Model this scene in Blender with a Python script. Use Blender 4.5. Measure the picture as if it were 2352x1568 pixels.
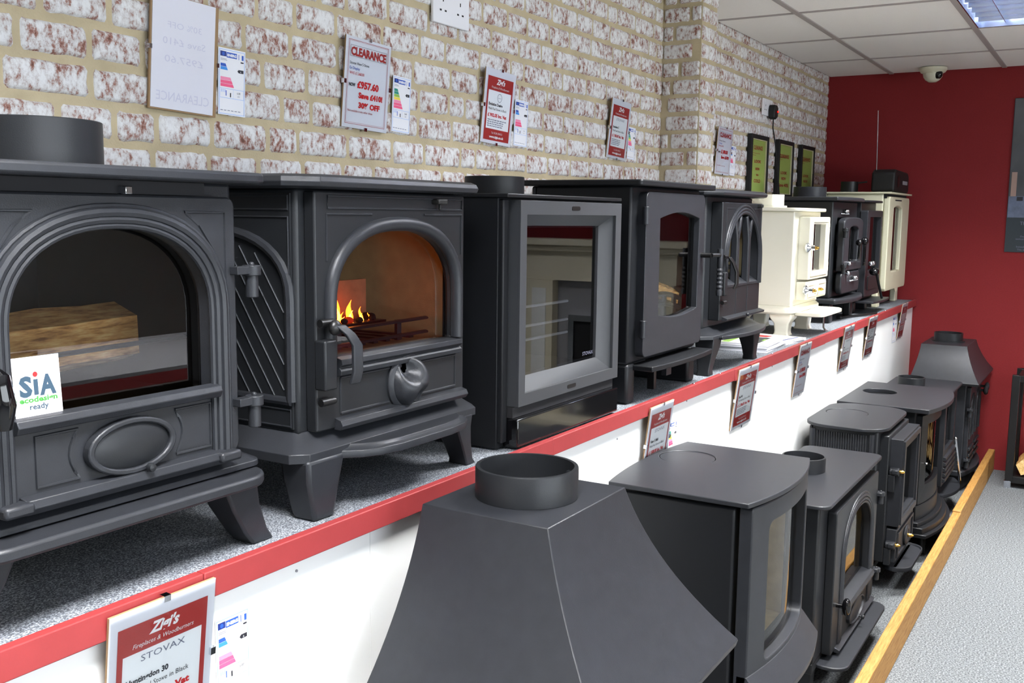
import bpy, bmesh, math, random
from math import sin, cos, pi, radians
from mathutils import Vector, Matrix

for o in list(bpy.data.objects): bpy.data.objects.remove(o)
SC = bpy.context.scene
COL = SC.collection
RND = random.Random(7)

# ------------------------------------------------------------------ camera
CAMZ = 1.404
YAW, PITCH, ROLL, FPX = 0.54268831, -0.12711685, 0.01196952, 2298.38
fw = Vector((cos(PITCH)*cos(YAW), cos(PITCH)*sin(YAW), sin(PITCH)))
rt = fw.cross(Vector((0, 0, 1))).normalized()
up = rt.cross(fw)
rt, up = rt*cos(ROLL)+up*sin(ROLL), -rt*sin(ROLL)+up*cos(ROLL)
cd = bpy.data.cameras.new('camera')
cd.sensor_width = 36; cd.lens = FPX/2352*36; cd.clip_start = .02
cam = bpy.data.objects.new('camera', cd); COL.objects.link(cam)
cam.matrix_world = Matrix(((rt.x, up.x, -fw.x, 0), (rt.y, up.y, -fw.y, 0), (rt.z, up.z, -fw.z, CAMZ), (0, 0, 0, 1)))
SC.camera = cam

# ------------------------------------------------------------------ light and exposure
vs = SC.view_settings
vs.view_transform = 'Standard'; vs.look = 'None'; vs.gamma = 1; vs.use_curve_mapping = False
vs.exposure = 0.86
LAMP_W = 46.0          # each recessed ceiling fitting
LAMP_COL = (1.0, .985, .95)
DAY_W, DAY_COL = 160.0, (.90, .95, 1.0)     # daylight through the shop window (wall_right)
WINX0, WINX1, WINZ0, WINZ1 = -3.0, 3.4, .35, 2.05
DL = bpy.data.lights.new('daylight', 'AREA'); DL.shape = 'RECTANGLE'; DL.size = WINX1-WINX0; DL.size_y = WINZ1-WINZ0
DL.energy = DAY_W; DL.color = DAY_COL
dlo = bpy.data.objects.new('daylight', DL); COL.objects.link(dlo); dlo.location = ((WINX0+WINX1)/2, -4.78, (WINZ0+WINZ1)/2); dlo.rotation_euler = (radians(90), 0, 0)
FITTINGS = [(4.518, .315), (2.496, .315), (.474, .315), (-1.548, .315),
            (4.518, -1.437), (2.496, -1.437), (.474, -1.437), (-1.548, -1.437)]
W = bpy.data.worlds.new('world'); SC.world = W; W.use_nodes = True
W.node_tree.nodes['Background'].inputs[0].default_value = (.75, .85, 1, 1)
W.node_tree.nodes['Background'].inputs[1].default_value = .6

def project(P):
    d = Vector(P)-Vector((0, 0, CAMZ)); z = d.dot(fw)
    if z < .05: return None
    return (1176+FPX*d.dot(rt)/z, 784-FPX*d.dot(up)/z)

# ------------------------------------------------------------------ materials
def s2l(c): return tuple((x/12.92 if x <= .04045 else ((x+.055)/1.055)**2.4) for x in c)
MATS = {}
def mat(name, col, rough=.5, metal=0., spec=.5, bump=0., bscale=300., var=0., vscale=8., emit=None, coat=0.):
    m = bpy.data.materials.new(name); m.use_nodes = True; MATS[name] = m
    nt = m.node_tree; b = nt.nodes['Principled BSDF']
    c = s2l(col)+(1,)
    b.inputs['Base Color'].default_value = c; b.inputs['Roughness'].default_value = rough
    b.inputs['Metallic'].default_value = metal; b.inputs['Specular IOR Level'].default_value = spec
    b.inputs['Coat Weight'].default_value = coat
    if emit:
        b.inputs['Emission Color'].default_value = s2l(emit[0])+(1,); b.inputs['Emission Strength'].default_value = emit[1]
    g = None
    if bump or var:
        g = nt.nodes.new('ShaderNodeNewGeometry')
    if bump:
        n = nt.nodes.new('ShaderNodeTexNoise'); n.inputs['Scale'].default_value = bscale; n.inputs['Detail'].default_value = 3
        nt.links.new(g.outputs['Position'], n.inputs['Vector'])
        bp = nt.nodes.new('ShaderNodeBump'); bp.inputs['Strength'].default_value = bump; bp.inputs['Distance'].default_value = .002
        nt.links.new(n.outputs['Fac'], bp.inputs['Height']); nt.links.new(bp.outputs['Normal'], b.inputs['Normal'])
    if var:
        n = nt.nodes.new('ShaderNodeTexNoise'); n.inputs['Scale'].default_value = vscale; n.inputs['Detail'].default_value = 6
        nt.links.new(g.outputs['Position'], n.inputs['Vector'])
        r = nt.nodes.new('ShaderNodeValToRGB')
        r.color_ramp.elements[0].position = .3; r.color_ramp.elements[1].position = .7
        r.color_ramp.elements[0].color = tuple(x*(1-var) for x in c[:3])+(1,)
        r.color_ramp.elements[1].color = tuple(min(1, x*(1+var)) for x in c[:3])+(1,)
        nt.links.new(n.outputs['Fac'], r.inputs[0]); nt.links.new(r.outputs[0], b.inputs['Base Color'])
    return m

mat('iron_grey', (.215, .222, .235), .5, 0, .5, .1, 700)
mat('iron', (.146, .153, .170), .40, 0, .36, .12, 700, .10, 40)
mat('iron_dark', (.118, .125, .137), .40, 0, .34, .08, 700)
mat('steel_black', (.092, .097, .108), .42, 0, .25, .04, 900)
mat('black_gloss', (.035, .035, .045), .06, 0, .6)
mat('black_satin', (.06, .06, .065), .4)
mat('soot', (.09, .09, .105), .85)
mat('cream_enamel', (.93, .915, .84), .22, 0, .5, 0, 1, 0, 1, None, .3)
mat('sage_cream', (.83, .82, .71), .35)
mat('vermiculite', (.80, .73, .55), .9, 0, .3, .3, 400, .10, 30)
mat('glint_grey', (.42, .43, .45), .3, .6)  # glints along the side lattice lines, put into the colour as paler metal
mat('louvre', (.66, .70, .79), .20, 1)
mat('chrome', (.85, .86, .88), .12, 1)
mat('brass', (.86, .68, .34), .2, 1)
mat('aluminium', (.86, .88, .92), .22, 1)
mat('mortar', (.72, .665, .545), .95, 0, .2, .6, 250, .10, 14)
mat('red_wall', (.52, .145, .155), .8, 0, .3, .5, 500, .06, 160)
mat('trim_red', (.56, .205, .21), .45, 0, .4, .05, 200, .06, 20)
mat('panel_white', (.925, .93, .925), .55, 0, .4, .03, 100, .012, 5)
mat('wall_white', (.86, .85, .82), .8)
mat('purple_wall', (.30, .22, .28), .8)
mat('tile_white', (.95, .94, .925), .95, 0, .2, .4, 900, .03, 300)
mat('bar_grey', (.66, .63, .62), .6)
mat('paper', (.90, .90, .91), .6)
mat('paper_grey', (.84, .84, .87), .6)
mat('clip_edge', (.83, .84, .84), .25)
mat('hardboard', (.58, .47, .34), .8)
mat('ink_red', (.66, .20, .19), .5)
mat('ink_crimson', (.78, .12, .13), .5)
mat('ink_dark', (.14, .14, .17), .5)
mat('ink_grey', (.44, .45, .52), .6)
mat('ink_blue', (.18, .35, .72), .5)
mat('ink_navy', (.12, .20, .48), .5)
mat('ink_sky', (.25, .56, .86), .5)
mat('ink_ghost', (.77, .77, .83), .6)
mat('ink_pale', (.52, .68, .92), .5)
mat('ink_teal', (.15, .55, .48), .5)
mat('ink_green', (.55, .72, .30), .5)
mat('ink_yellow', (.92, .82, .30), .5)
mat('ink_pink', (.92, .36, .52), .5)
mat('ink_rose', (.93, .55, .68), .5)
mat('ink_slate', (.17, .26, .33), .5)
mat('ink_lime', (.22, .52, .20), .5)
mat('sign_green', (.70, .77, .42), .4)
mat('plastic_white', (.90, .90, .91), .35)
mat('plastic_ivory', (.84, .83, .74), .35)
mat('rubber_black', (.05, .05, .05), .6)
mat('frame_gilt', (.80, .76, .62), .3)
mat('mantel_cream', (.86, .83, .74), .5)
mat('grey_board', (.55, .55, .57), .6)
mat('poster_slate', (.16, .20, .22), .5)
mat('poster_grey', (.36, .37, .38), .6, 0, .4, 0, 1, .35, 3)
mat('poster_blue', (.40, .44, .52), .6, 0, .4, 0, 1, .25, 25)
mat('poster_pale', (.66, .66, .64), .6, 0, .4, 0, 1, .1, 30)
mat('candle', (.66, .55, .50), .6)
mat('lamp_emit', (1, 1, 1), .5, emit=((.93, .95, 1), 16.0))
mat('mirrored_flame', (1, .45, .1), .5, emit=((1, .42, .10), 5.0))  # solid stand-in for a fire mirrored in the second stove window
mat('mirrored_flame_core', (1, .8, .4), .5, emit=((1, .66, .24), 7.0))
mat('mirrored_ember', (.16, .06, .04), .9, emit=((1, .22, .05), .25))
mat('mirrored_coal', (.07, .06, .06), .9, 0, .3, 1, 120)
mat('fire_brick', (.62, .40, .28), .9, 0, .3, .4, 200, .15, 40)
mat('neon_red', (.9, .1, .05), .4, emit=((1, .1, .05), 1.5))

def glass_mat(name, tint, ior=1.75, rough=0.0):
    m = bpy.data.materials.new(name); m.use_nodes = True; MATS[name] = m
    nt = m.node_tree; nt.nodes.clear()
    o = nt.nodes.new('ShaderNodeOutputMaterial'); mx = nt.nodes.new('ShaderNodeMixShader')
    t = nt.nodes.new('ShaderNodeBsdfTransparent'); t.inputs[0].default_value = tint+(1,)
    g = nt.nodes.new('ShaderNodeBsdfGlossy'); g.inputs['Roughness'].default_value = rough
    f = nt.nodes.new('ShaderNodeFresnel'); f.inputs['IOR'].default_value = ior
    nt.links.new(f.outputs[0], mx.inputs[0]); nt.links.new(t.outputs[0], mx.inputs[1]); nt.links.new(g.outputs[0], mx.inputs[2])
    nt.links.new(mx.outputs[0], o.inputs[0])
glass_mat('stove_glass', (.86, .86, .86), 1.5)
glass_mat('smoked_glass', (.45, .45, .48), 1.8)
glass_mat('door_glass', (.78, .78, .80), 1.85)
glass_mat('dark_glass', (.25, .25, .27), 1.25)
glass_mat('clear_glass', (.93, .95, .95), 1.5)

def ramp(nt, fac, stops):
    r = nt.nodes.new('ShaderNodeValToRGB'); e = r.color_ramp.elements
    while len(e) < len(stops): e.new(.5)
    for i, (p, c) in enumerate(stops): e[i].position = p; e[i].color = s2l(c)+(1,)
    nt.links.new(fac, r.inputs[0]); return r.outputs[0]
def noise(nt, vec, scale, detail=4, rough=.55):
    n = nt.nodes.new('ShaderNodeTexNoise'); n.inputs['Scale'].default_value = scale
    n.inputs['Detail'].default_value = detail; n.inputs['Roughness'].default_value = rough
    nt.links.new(vec, n.inputs['Vector']); return n.outputs['Fac']
def base(name, rough=.9):
    m = bpy.data.materials.new(name); m.use_nodes = True; MATS[name] = m
    b = m.node_tree.nodes['Principled BSDF']; b.inputs['Roughness'].default_value = rough
    b.inputs['Specular IOR Level'].default_value = .3
    g = m.node_tree.nodes.new('ShaderNodeNewGeometry')
    return m.node_tree, b, g.outputs['Position']
def mapping(nt, vec, sc):
    p = nt.nodes.new('ShaderNodeMapping'); p.inputs['Scale'].default_value = sc
    nt.links.new(vec, p.inputs['Vector']); return p.outputs[0]
def bump(nt, b, h, s, d=.003):
    p = nt.nodes.new('ShaderNodeBump'); p.inputs['Strength'].default_value = s; p.inputs['Distance'].default_value = d
    nt.links.new(h, p.inputs['Height']); nt.links.new(p.outputs[0], b.inputs['Normal'])
def math_node(nt, op, a, b):
    n = nt.nodes.new('ShaderNodeMath'); n.operation = op
    for i, x in enumerate((a, b)):
        if isinstance(x, (int, float)): n.inputs[i].default_value = x
        else: nt.links.new(x, n.inputs[i])
    return n.outputs[0]

# limewashed brick: red clay showing through streaky white paint
nt, b, P = base('brick_face')
n1 = noise(nt, mapping(nt, P, (1.25, 1.25, .8)), 62, 9, .74)
n2 = noise(nt, P, 17, 3, .6)
mixv = math_node(nt, 'ADD', math_node(nt, 'MULTIPLY', n1, .74), math_node(nt, 'MULTIPLY', n2, .26))
c = ramp(nt, mixv, [(.36, (.40, .28, .24)), (.42, (.60, .42, .37)), (.455, (.69, .62, .59)), (.495, (.80, .785, .775)), (.58, (.89, .89, .885)), (.72, (.80, .79, .785))])
nt.links.new(c, b.inputs['Base Color']); bump(nt, b, n1, .55, .004)

# speckled grey carpet (shelf) and vinyl/carpet floor
for nm, lo, mid, hi, sc in (('shelf_carpet', (.20, .21, .23), (.41, .43, .46), (.70, .72, .74), 420), ('floor_carpet', (.22, .23, .24), (.375, .39, .40), (.52, .53, .54), 170)):
    nt, b, P = base(nm, .95)
    v = noise(nt, P, sc, 2, .6)
    nt.links.new(ramp(nt, v, [(.30, lo), (.5, mid), (.68, hi)]), b.inputs['Base Color']); bump(nt, b, v, .28, .002)

# timber and split logs
def wood(name, c0, c1, c2, sc, k):
    nt, b, P = base(name, .6)
    v = noise(nt, mapping(nt, P, sc), k, 5, .6)
    nt.links.new(ramp(nt, v, [(.32, c0), (.5, c1), (.68, c2)]), b.inputs['Base Color']); bump(nt, b, v, .3, .002)
wood('pine', (.52, .355, .17), (.62, .455, .235), (.67, .52, .30), (1, 12, 12), 14)
wood('split_wood', (.52, .34, .16), (.80, .60, .34), (.90, .76, .50), (3, 10, 22), 9)
wood('bark', (.16, .11, .07), (.34, .24, .15), (.50, .36, .22), (6, 14, 14), 9)
wood('log_end', (.72, .55, .32), (.85, .70, .45), (.92, .80, .58), (4, 4, 4), 16)

# ------------------------------------------------------------------ mesh builder
BASE = {}
class MB:
    def __init__(s): s.v = []; s.f = []; s.m = []
    def add(s, vs, fs, m=0):
        k = len(s.v); s.v += [tuple(x) for x in vs]
        for f in fs: s.f.append(tuple(i+k for i in f)); s.m.append(m)
        return s
    def box(s, x0, x1, y0, y1, z0, z1, m=0):
        return s.add([(x0,y0,z0),(x1,y0,z0),(x1,y1,z0),(x0,y1,z0),(x0,y0,z1),(x1,y0,z1),(x1,y1,z1),(x0,y1,z1)],
                     [(0,3,2,1),(4,5,6,7),(0,1,5,4),(1,2,6,5),(2,3,7,6),(3,0,4,7)], m)
    def loft(s, loops, m=0, cap=True, closed=False):
        n = len(loops[0]); vs = [p for l in loops for p in l]; fs = []
        K = len(loops)
        for a in range(K if closed else K-1):
            b = (a+1) % K
            for i in range(n):
                j = (i+1) % n; fs.append((a*n+i, a*n+j, b*n+j, b*n+i))
        if cap and not closed: fs += [tuple(range(n))[::-1], tuple((K-1)*n+i for i in range(n))]
        return s.add(vs, fs, m)
    def prism(s, loop, a0, a1, ax='y', m=0, inset=0.0):
        P = {'y': lambda u, v, a: (u, a, v), 'z': lambda u, v, a: (u, v, a), 'x': lambda u, v, a: (a, u, v)}[ax]
        return s.loft([[P(u, v, a) for u, v in loop] for a in (a0, a1)], m)
    def ring(s, outer, inner, a0, a1, ax='y', m=0, inner_back=None):
        P = {'y': lambda u, v, a: (u, a, v), 'z': lambda u, v, a: (u, v, a), 'x': lambda u, v, a: (a, u, v)}[ax]
        o, i = pair(outer, inner)
        if inner_back: _, ib = pair(outer, inner_back, i)
        else: ib = i
        return s.loft([[P(u, v, a0) for u, v in o], [P(u, v, a0) for u, v in i], [P(u, v, a1) for u, v in ib], [P(u, v, a1) for u, v in o]], m, closed=True)
    def lathe(s, prof, c, ax='z', n=24, m=0, cap=True):
        loops = []
        for r, h in prof:
            l = []
            for k in range(n):
                a = 2*pi*k/n; u, v = r*cos(a), r*sin(a)
                l.append({'z': (c[0]+u, c[1]+v, c[2]+h), 'y': (c[0]+u, c[1]+h, c[2]+v), 'x': (c[0]+h, c[1]+u, c[2]+v)}[ax])
            loops.append(l)
        return s.loft(loops, m, cap)
    def cyl(s, c, r, h, ax='z', n=20, m=0): return s.lathe([(r, 0), (r, h)], c, ax, n, m)
    def ball(s, c, r, m=0, sx=1, sy=1, sz=1, n=14):
        loops = []
        for i in range(1, 8):
            t = pi*i/8; loops.append([(c[0]+r*sx*sin(t)*cos(2*pi*k/n), c[1]+r*sy*sin(t)*sin(2*pi*k/n), c[2]-r*sz*cos(t)) for k in range(n)])
        return s.loft(loops, m)
    def tube(s, path, r, n=8, m=0, closed=False, flat=None):
        pts = [Vector(p) for p in path]; loops = []; K = len(pts); prev = None
        for i, p in enumerate(pts):
            if closed: t = pts[(i+1) % K]-pts[i-1]
            else: t = pts[min(i+1, K-1)]-pts[max(i-1, 0)]
            t.normalize()
            if prev is None:
                a = Vector((0, 1, 0)) if abs(t.y) < .9 else Vector((0, 0, 1))
                u = t.cross(a).normalized()
            else: u = (prev-t*prev.dot(t)).normalized()
            prev = u; w = t.cross(u)
            rr = r[i] if isinstance(r, (list, tuple)) else r
            fl = flat or (1, 1)
            loops.append([p+u*(rr*fl[0]*cos(2*pi*k/n))+w*(rr*fl[1]*sin(2*pi*k/n)) for k in range(n)])
        return s.loft(loops, m, True, closed)
    def quad(s, x0, x1, z0, z1, y, m=0, ax='y'):
        if ax == 'y': vs = [(x0,y,z0),(x1,y,z0),(x1,y,z1),(x0,y,z1)]
        elif ax == 'x': vs = [(y,x0,z0),(y,x1,z0),(y,x1,z1),(y,x0,z1)]
        else: vs = [(x0,z0,y),(x1,z0,y),(x1,z1,y),(x0,z1,y)]
        return s.add(vs, [(0,1,2,3)], m)
    def poly(s, pts, m=0): return s.add(pts, [tuple(range(len(pts)))], m)
    def mesh(s, name, mats, off=(0,0,0), fix=True, smooth=35):
        me = bpy.data.meshes.new(name)
        me.from_pydata([(a-off[0], b-off[1], c-off[2]) for a, b, c in s.v], [], s.f)
        for m in mats: me.materials.append(MATS[m])
        me.polygons.foreach_set('material_index', s.m)
        if fix:
            bm = bmesh.new(); bm.from_mesh(me); bmesh.ops.recalc_face_normals(bm, faces=bm.faces); bm.to_mesh(me); bm.free()
        if smooth:
            me.polygons.foreach_set('use_smooth', [True]*len(me.polygons)); me.set_sharp_from_angle(angle=radians(smooth))
        me.update(); return me
    def build(s, name, mats, parent=None, bev=0., seg=2, label=None, fix=True, smooth=35):
        if isinstance(mats, str): mats = [mats]
        off = BASE.get(parent.name, (0,0,0)) if parent else (0,0,0)
        o = bpy.data.objects.new(name, s.mesh(name, mats, off, fix, smooth)); COL.objects.link(o)
        if parent:
            o.parent = parent; BASE[o.name] = off
        if bev:
            md = o.modifiers.new('bevel', 'BEVEL'); md.width = bev; md.segments = seg; md.limit_method = 'ANGLE'; md.angle_limit = radians(38)
        if label: o['label'] = label
        return o

def ray_poly(c, a, poly):
    d = (cos(a), sin(a)); best = 0
    for i in range(len(poly)):
        x1, y1 = poly[i][0]-c[0], poly[i][1]-c[1]; x2, y2 = poly[(i+1) % len(poly)][0]-c[0], poly[(i+1) % len(poly)][1]-c[1]
        ex, ey = x2-x1, y2-y1; den = d[0]*ey-d[1]*ex
        if abs(den) < 1e-12: continue
        t = (x1*ey-y1*ex)/den; u = (x1*d[1]-y1*d[0])/den
        if t > 0 and -1e-6 <= u <= 1+1e-6: best = max(best, t)
    return (c[0]+d[0]*best, c[1]+d[1]*best)
def pair(outer, inner, ref=None):
    b = ref or inner
    c = ((min(p[0] for p in b)+max(p[0] for p in b))/2, (min(p[1] for p in b)+max(p[1] for p in b))/2)
    an = []
    for p in sorted([math.atan2(p[1]-c[1], p[0]-c[0]) for p in list(outer)+list(b)]):
        if not an or p-an[-1] > 1e-4: an.append(p)
    return [ray_poly(c, a, outer) for a in an], [ray_poly(c, a, inner) for a in an]
def rect(x0, x1, z0, z1, r=0., n=4):
    if not r: return [(x0, z0), (x1, z0), (x1, z1), (x0, z1)]
    o = []
    for cx, cz, a0 in ((x1-r, z0+r, -pi/2), (x1-r, z1-r, 0), (x0+r, z1-r, pi/2), (x0+r, z0+r, pi)):
        for k in range(n+1): a = a0+pi/2*k/n; o.append((cx+r*cos(a), cz+r*sin(a)))
    return o
def arch(x0, x1, z0, zs, zt, n=18, p=2.0):
    cx, rx = (x0+x1)/2, (x1-x0)/2; o = [(x0, z0), (x1, z0)]
    for k in range(n+1):
        a = pi*k/n; ca, sa = cos(a), sin(a)
        o.append((cx+rx*math.copysign(abs(ca)**(2/p), ca), zs+(zt-zs)*abs(sa)**(2/p)))
    return o
def arch_path(x0, x1, z0, zs, zt, y, n=18, p=2.0):
    return [(x1, y, z0)]+[(u, y, v) for u, v in arch(x0, x1, z0, zs, zt, n, p)[2:]]+[(x0, y, z0)]
def ellipse(cx, cz, rx, rz, n=28): return [(cx+rx*cos(2*pi*k/n), cz+rz*sin(2*pi*k/n)) for k in range(n)]
def octo(x0, x1, y0, y1, c): return [(x0+c, y0), (x1-c, y0), (x1, y0+c), (x1, y1-c), (x1-c, y1), (x0+c, y1), (x0, y1-c), (x0, y0+c)]
def bowfront(x0, x1, y0, y1, d, n=14, r=0.):
    o = [(x0+(x1-x0)*k/n, y0-d*(1-(2*k/n-1)**2)) for k in range(n+1)]
    return o+[(x1, y1), (x0, y1)]

def tag(o, label, cat, group=None):
    o['label'] = label; o['category'] = cat
    if group: o['group'] = group
    return o
def thing(name, label, cat, loc, group=None, local=False, rot=None):
    o = bpy.data.objects.new(name, None); COL.objects.link(o); o.location = loc; o.empty_display_size = .05
    if rot: o.rotation_euler = rot
    BASE[o.name] = (0,0,0) if local else tuple(loc)
    return tag(o, label, cat, group)
def struct(o): o['kind'] = 'structure'; return o

def text(mb, s, x, z, size, m=0, align='l', width=None, y=0., shear=0., bold=0., ax='y'):
    cu = bpy.data.curves.new('t', 'FONT'); cu.body = s; cu.size = size; cu.resolution_u = 2; cu.shear = shear; cu.offset = bold
    ob = bpy.data.objects.new('t', cu); me = bpy.data.meshes.new_from_object(ob)
    xs = [v.co.x for v in me.vertices] or [0, 1]
    w0, w1 = min(xs), max(xs); k = (width/(w1-w0)) if width else 1.
    L = (w1-w0)*k; x0 = x if align == 'l' else (x-L/2 if align == 'c' else x-L)
    if ax == 'y': vs = [(x0+(v.co.x-w0)*k, y, z+v.co.y) for v in me.vertices]
    else: vs = [(y, x0-(v.co.x-w0)*k, z+v.co.y) for v in me.vertices]
    mb.add(vs, [tuple(p.vertices) for p in me.polygons], m)
    bpy.data.objects.remove(ob); bpy.data.curves.remove(cu); bpy.data.meshes.remove(me)
    return x0, L
# ------------------------------------------------------------------ the room
WY, RX, CZ = 1.546, 6.15, 2.224          # brick wall plane, red wall plane, ceiling height
BX, BY = -3.9, -4.6                       # walls behind and to the right of the camera
SHZ, SHY = .935, .995                     # display shelf top and front edge
PX0, PX1, PY = 3.643, 3.80, 1.389         # brick pier

floor = struct(MB().box(BX, RX, BY, WY, -.06, 0).build('floor', 'floor_carpet'))
wall_left = struct(MB().box(BX, RX+.1, WY, WY+.1, 0, CZ+.1).build('wall_left', 'mortar'))
wall_back = struct(MB().box(RX, RX+.1, BY, WY, 0, CZ+.1).build('wall_back', 'red_wall'))
wall_right = struct(MB().ring(rect(BX, RX+.1, 0, CZ+.1), rect(WINX0, WINX1, WINZ0, WINZ1), BY-.1, BY).build('wall_right', 'wall_white'))
win = struct(MB().ring(rect(WINX0, WINX1, WINZ0, WINZ1), rect(WINX0+.05, WINX1-.05, WINZ0+.05, WINZ1-.05), BY-.08, BY-.03).build('window_1', 'plastic_white'))
for k in range(1, 4): MB().box(WINX0+(WINX1-WINX0)*k/4-.025, WINX0+(WINX1-WINX0)*k/4+.025, BY-.08, BY-.03, WINZ0+.05, WINZ1-.05).build('mullion', 'plastic_white', win)
for k in range(4): MB().quad(WINX0+(WINX1-WINX0)*k/4+.03, WINX0+(WINX1-WINX0)*(k+1)/4-.03, WINZ0+.05, WINZ1-.05, BY-.055).build('pane', 'clear_glass', win, fix=False)
wall_front = struct(MB().box(BX-.1, BX, BY, WY, 0, CZ+.1).build('wall_front', 'wall_white'))
wall_pier = struct(MB().box(PX0, PX1, PY, WY, 0, CZ).build('wall_pier', 'mortar'))

# brick slips: each its own irregular rounded piece standing proud of the mortar
def brick_mesh(seed, L, H):
    r = random.Random(seed); out = []
    nx = 5 if L > .1 else 3
    pts = [(-L/2+.004, -H/2), *[(-L/2+L*(k+.5)/nx, -H/2+r.uniform(-.0012, .0018)) for k in range(nx)], (L/2-.004, -H/2),
           (L/2, -H/2+.006), (L/2+r.uniform(-.002, .002), 0), (L/2, H/2-.006),
           (L/2-.005, H/2), *[(L/2-L*(k+.5)/nx, H/2+r.uniform(-.0018, .0012)) for k in range(nx)], (-L/2+.005, H/2),
           (-L/2, H/2-.006), (-L/2+r.uniform(-.002, .002), 0), (-L/2, -H/2+.006)]
    pts = [(u+r.uniform(-.0012, .0012), v+r.uniform(-.001, .001)) for u, v in pts]
    mb = MB(); n = len(pts)
    l0 = [(u, 0, v) for u, v in pts]; l1 = [(u*(1-.005/L), -.0045, v*(1-.006/H)) for u, v in pts]
    l2 = [(u*(1-.014/L), -.0060, v*(1-.014/H)) for u, v in pts]
    mb.loft([l0, l1, l2], cap=False); mb.f.append(tuple(range(2*n, 3*n))); mb.m.append(0)
    return mb
BRICKS = [(L, brick_mesh(100+i*7+j, L, .052)) for i, L in enumerate((.062, .078, .098, .120, .138, .152)) for j in range(3)]
BMESH = [(L, mb, mb.mesh('brick', ['brick_face'], smooth=50)) for L, mb in BRICKS]
PITCH_Z, Z0 = .0665, 1.659
cands = []
def course_run(a0, a1, place, seed):
    for k in range(-11, 9):
        zc = Z0+k*PITCH_Z+.026
        if zc < .96 or zc-.026 > CZ-.012: continue
        r = random.Random(seed*97+k); a = a0+r.uniform(-.07, 0)
        while a < a1:
            L, mb, me = r.choice(BMESH if r.random() < .5 else BMESH[9:])
            lo, hi = max(a, a0), min(a+L, a1)
            if hi-lo > .022: cands.append((place, (lo+hi)/2, zc, (hi-lo)/L, r.uniform(-.0015, .0015), mb, me))
            a += L+.013
course_run(.35, PX0, 'left', 1); course_run(PX1, RX, 'left', 2)
course_run(PX0+.002, PX1, 'front', 3); course_run(PY+.004, WY-.008, 'side', 4)
def brick_xform(c):
    place, a, z, sx, dz, mb, me = c
    if place == 'left': return (a, WY, z+dz), 0, sx
    if place == 'front': return (a, PY, z+dz), 0, sx
    return (PX0, a, z+dz), -pi/2, sx
scored = []
for c in cands:
    loc, rz, sx = brick_xform(c); p = project(loc)
    vis = p and -60 < p[0] < 2410 and -30 < p[1] < 480
    if vis and loc[0] > PX1 and c[0] == 'left':   # hidden behind the pier?
        t = (PX1)/loc[0]
        if loc[1]*t > PY and loc[0] < PX1*WY/PY: vis = False
    dist = (Vector(loc)-Vector((0, 0, CAMZ))).length
    scored.append((sx*c[6].dimensions[0]/dist**2 if False else (sx/dist**2 if vis else -dist), c))
scored.sort(key=lambda t: -t[0])
n_obj = {'left': 0, 'pier': 0}
rest = {'left': MB(), 'pier': MB()}
for sc_, c in scored:
    loc, rz, sx = brick_xform(c); key = 'left' if c[0] == 'left' else 'pier'
    if n_obj[key] < 298 and sc_ > 0:
        o = bpy.data.objects.new('brick', c[6]); COL.objects.link(o)
        o.location = loc; o.rotation_euler = (0, 0, rz); o.scale = (sx, 1, 1)
        o.parent = wall_left if key == 'left' else wall_pier; n_obj[key] += 1
    else:
        M = Matrix.Translation(loc) @ Matrix.Rotation(rz, 4, 'Z') @ Matrix.Diagonal((sx, 1, 1, 1))
        rest[key].add([M @ Vector(v) for v in c[5].v], c[5].f)
for key, w in (('left', wall_left), ('pier', wall_pier)):
    if rest[key].v: o = rest[key].build('brickwork', 'brick_face', w, fix=False, smooth=50); o['kind'] = 'stuff'

# suspended ceiling: slab, T-bars and lay-in tiles
ceiling = struct(MB().box(BX, RX, BY, WY, CZ+.085, CZ+.1).build('ceiling', 'wall_white'))
TX, TY = .674, .584
gx = [4.18+TX*k for k in range(-12, 3)]; gy = [.607+TY*k for k in range(-9, 2)]
xs = sorted([x for x in gx if BX < x < RX-.06]+[BX, RX]); ys = sorted([y for y in gy if BY < y < WY]+[BY, WY])
tile_cache = {}
def tile_at(x0, x1, y0, y1):
    k = (round(x1-x0, 3), round(y1-y0, 3))
    if k not in tile_cache:
        w, d = k
        mb = MB().loft([[(-w/2+e, -d/2+e, z), (w/2-e, -d/2+e, z), (w/2-e, d/2-e, z), (-w/2+e, d/2-e, z)] for e, z in ((.009, .014), (.009, .004), (.013, .0))])
        tile_cache[k] = mb.mesh('ceiling_tile', ['tile_white'])
    o = bpy.data.objects.new('ceiling_tile', tile_cache[k]); COL.objects.link(o); o.parent = ceiling
    o.location = ((x0+x1)/2, (y0+y1)/2, CZ)
for i in range(len(xs)-1):
    for j in range(len(ys)-1):
        if any(xs[i] < fx < xs[i+1] and ys[j] < fy < ys[j+1] for fx, fy in FITTINGS): continue
        tile_at(xs[i], xs[i+1], ys[j], ys[j+1])
for x in xs[1:-1]: MB().box(x-.010, x+.010, BY, WY, CZ-.003, CZ+.02).build('grid_bar', 'bar_grey', ceiling)
for y in ys[1:-1]: MB().box(BX, RX, y-.012, y+.012, CZ-.0035, CZ+.02).build('grid_bar', 'bar_grey', ceiling)

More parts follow.
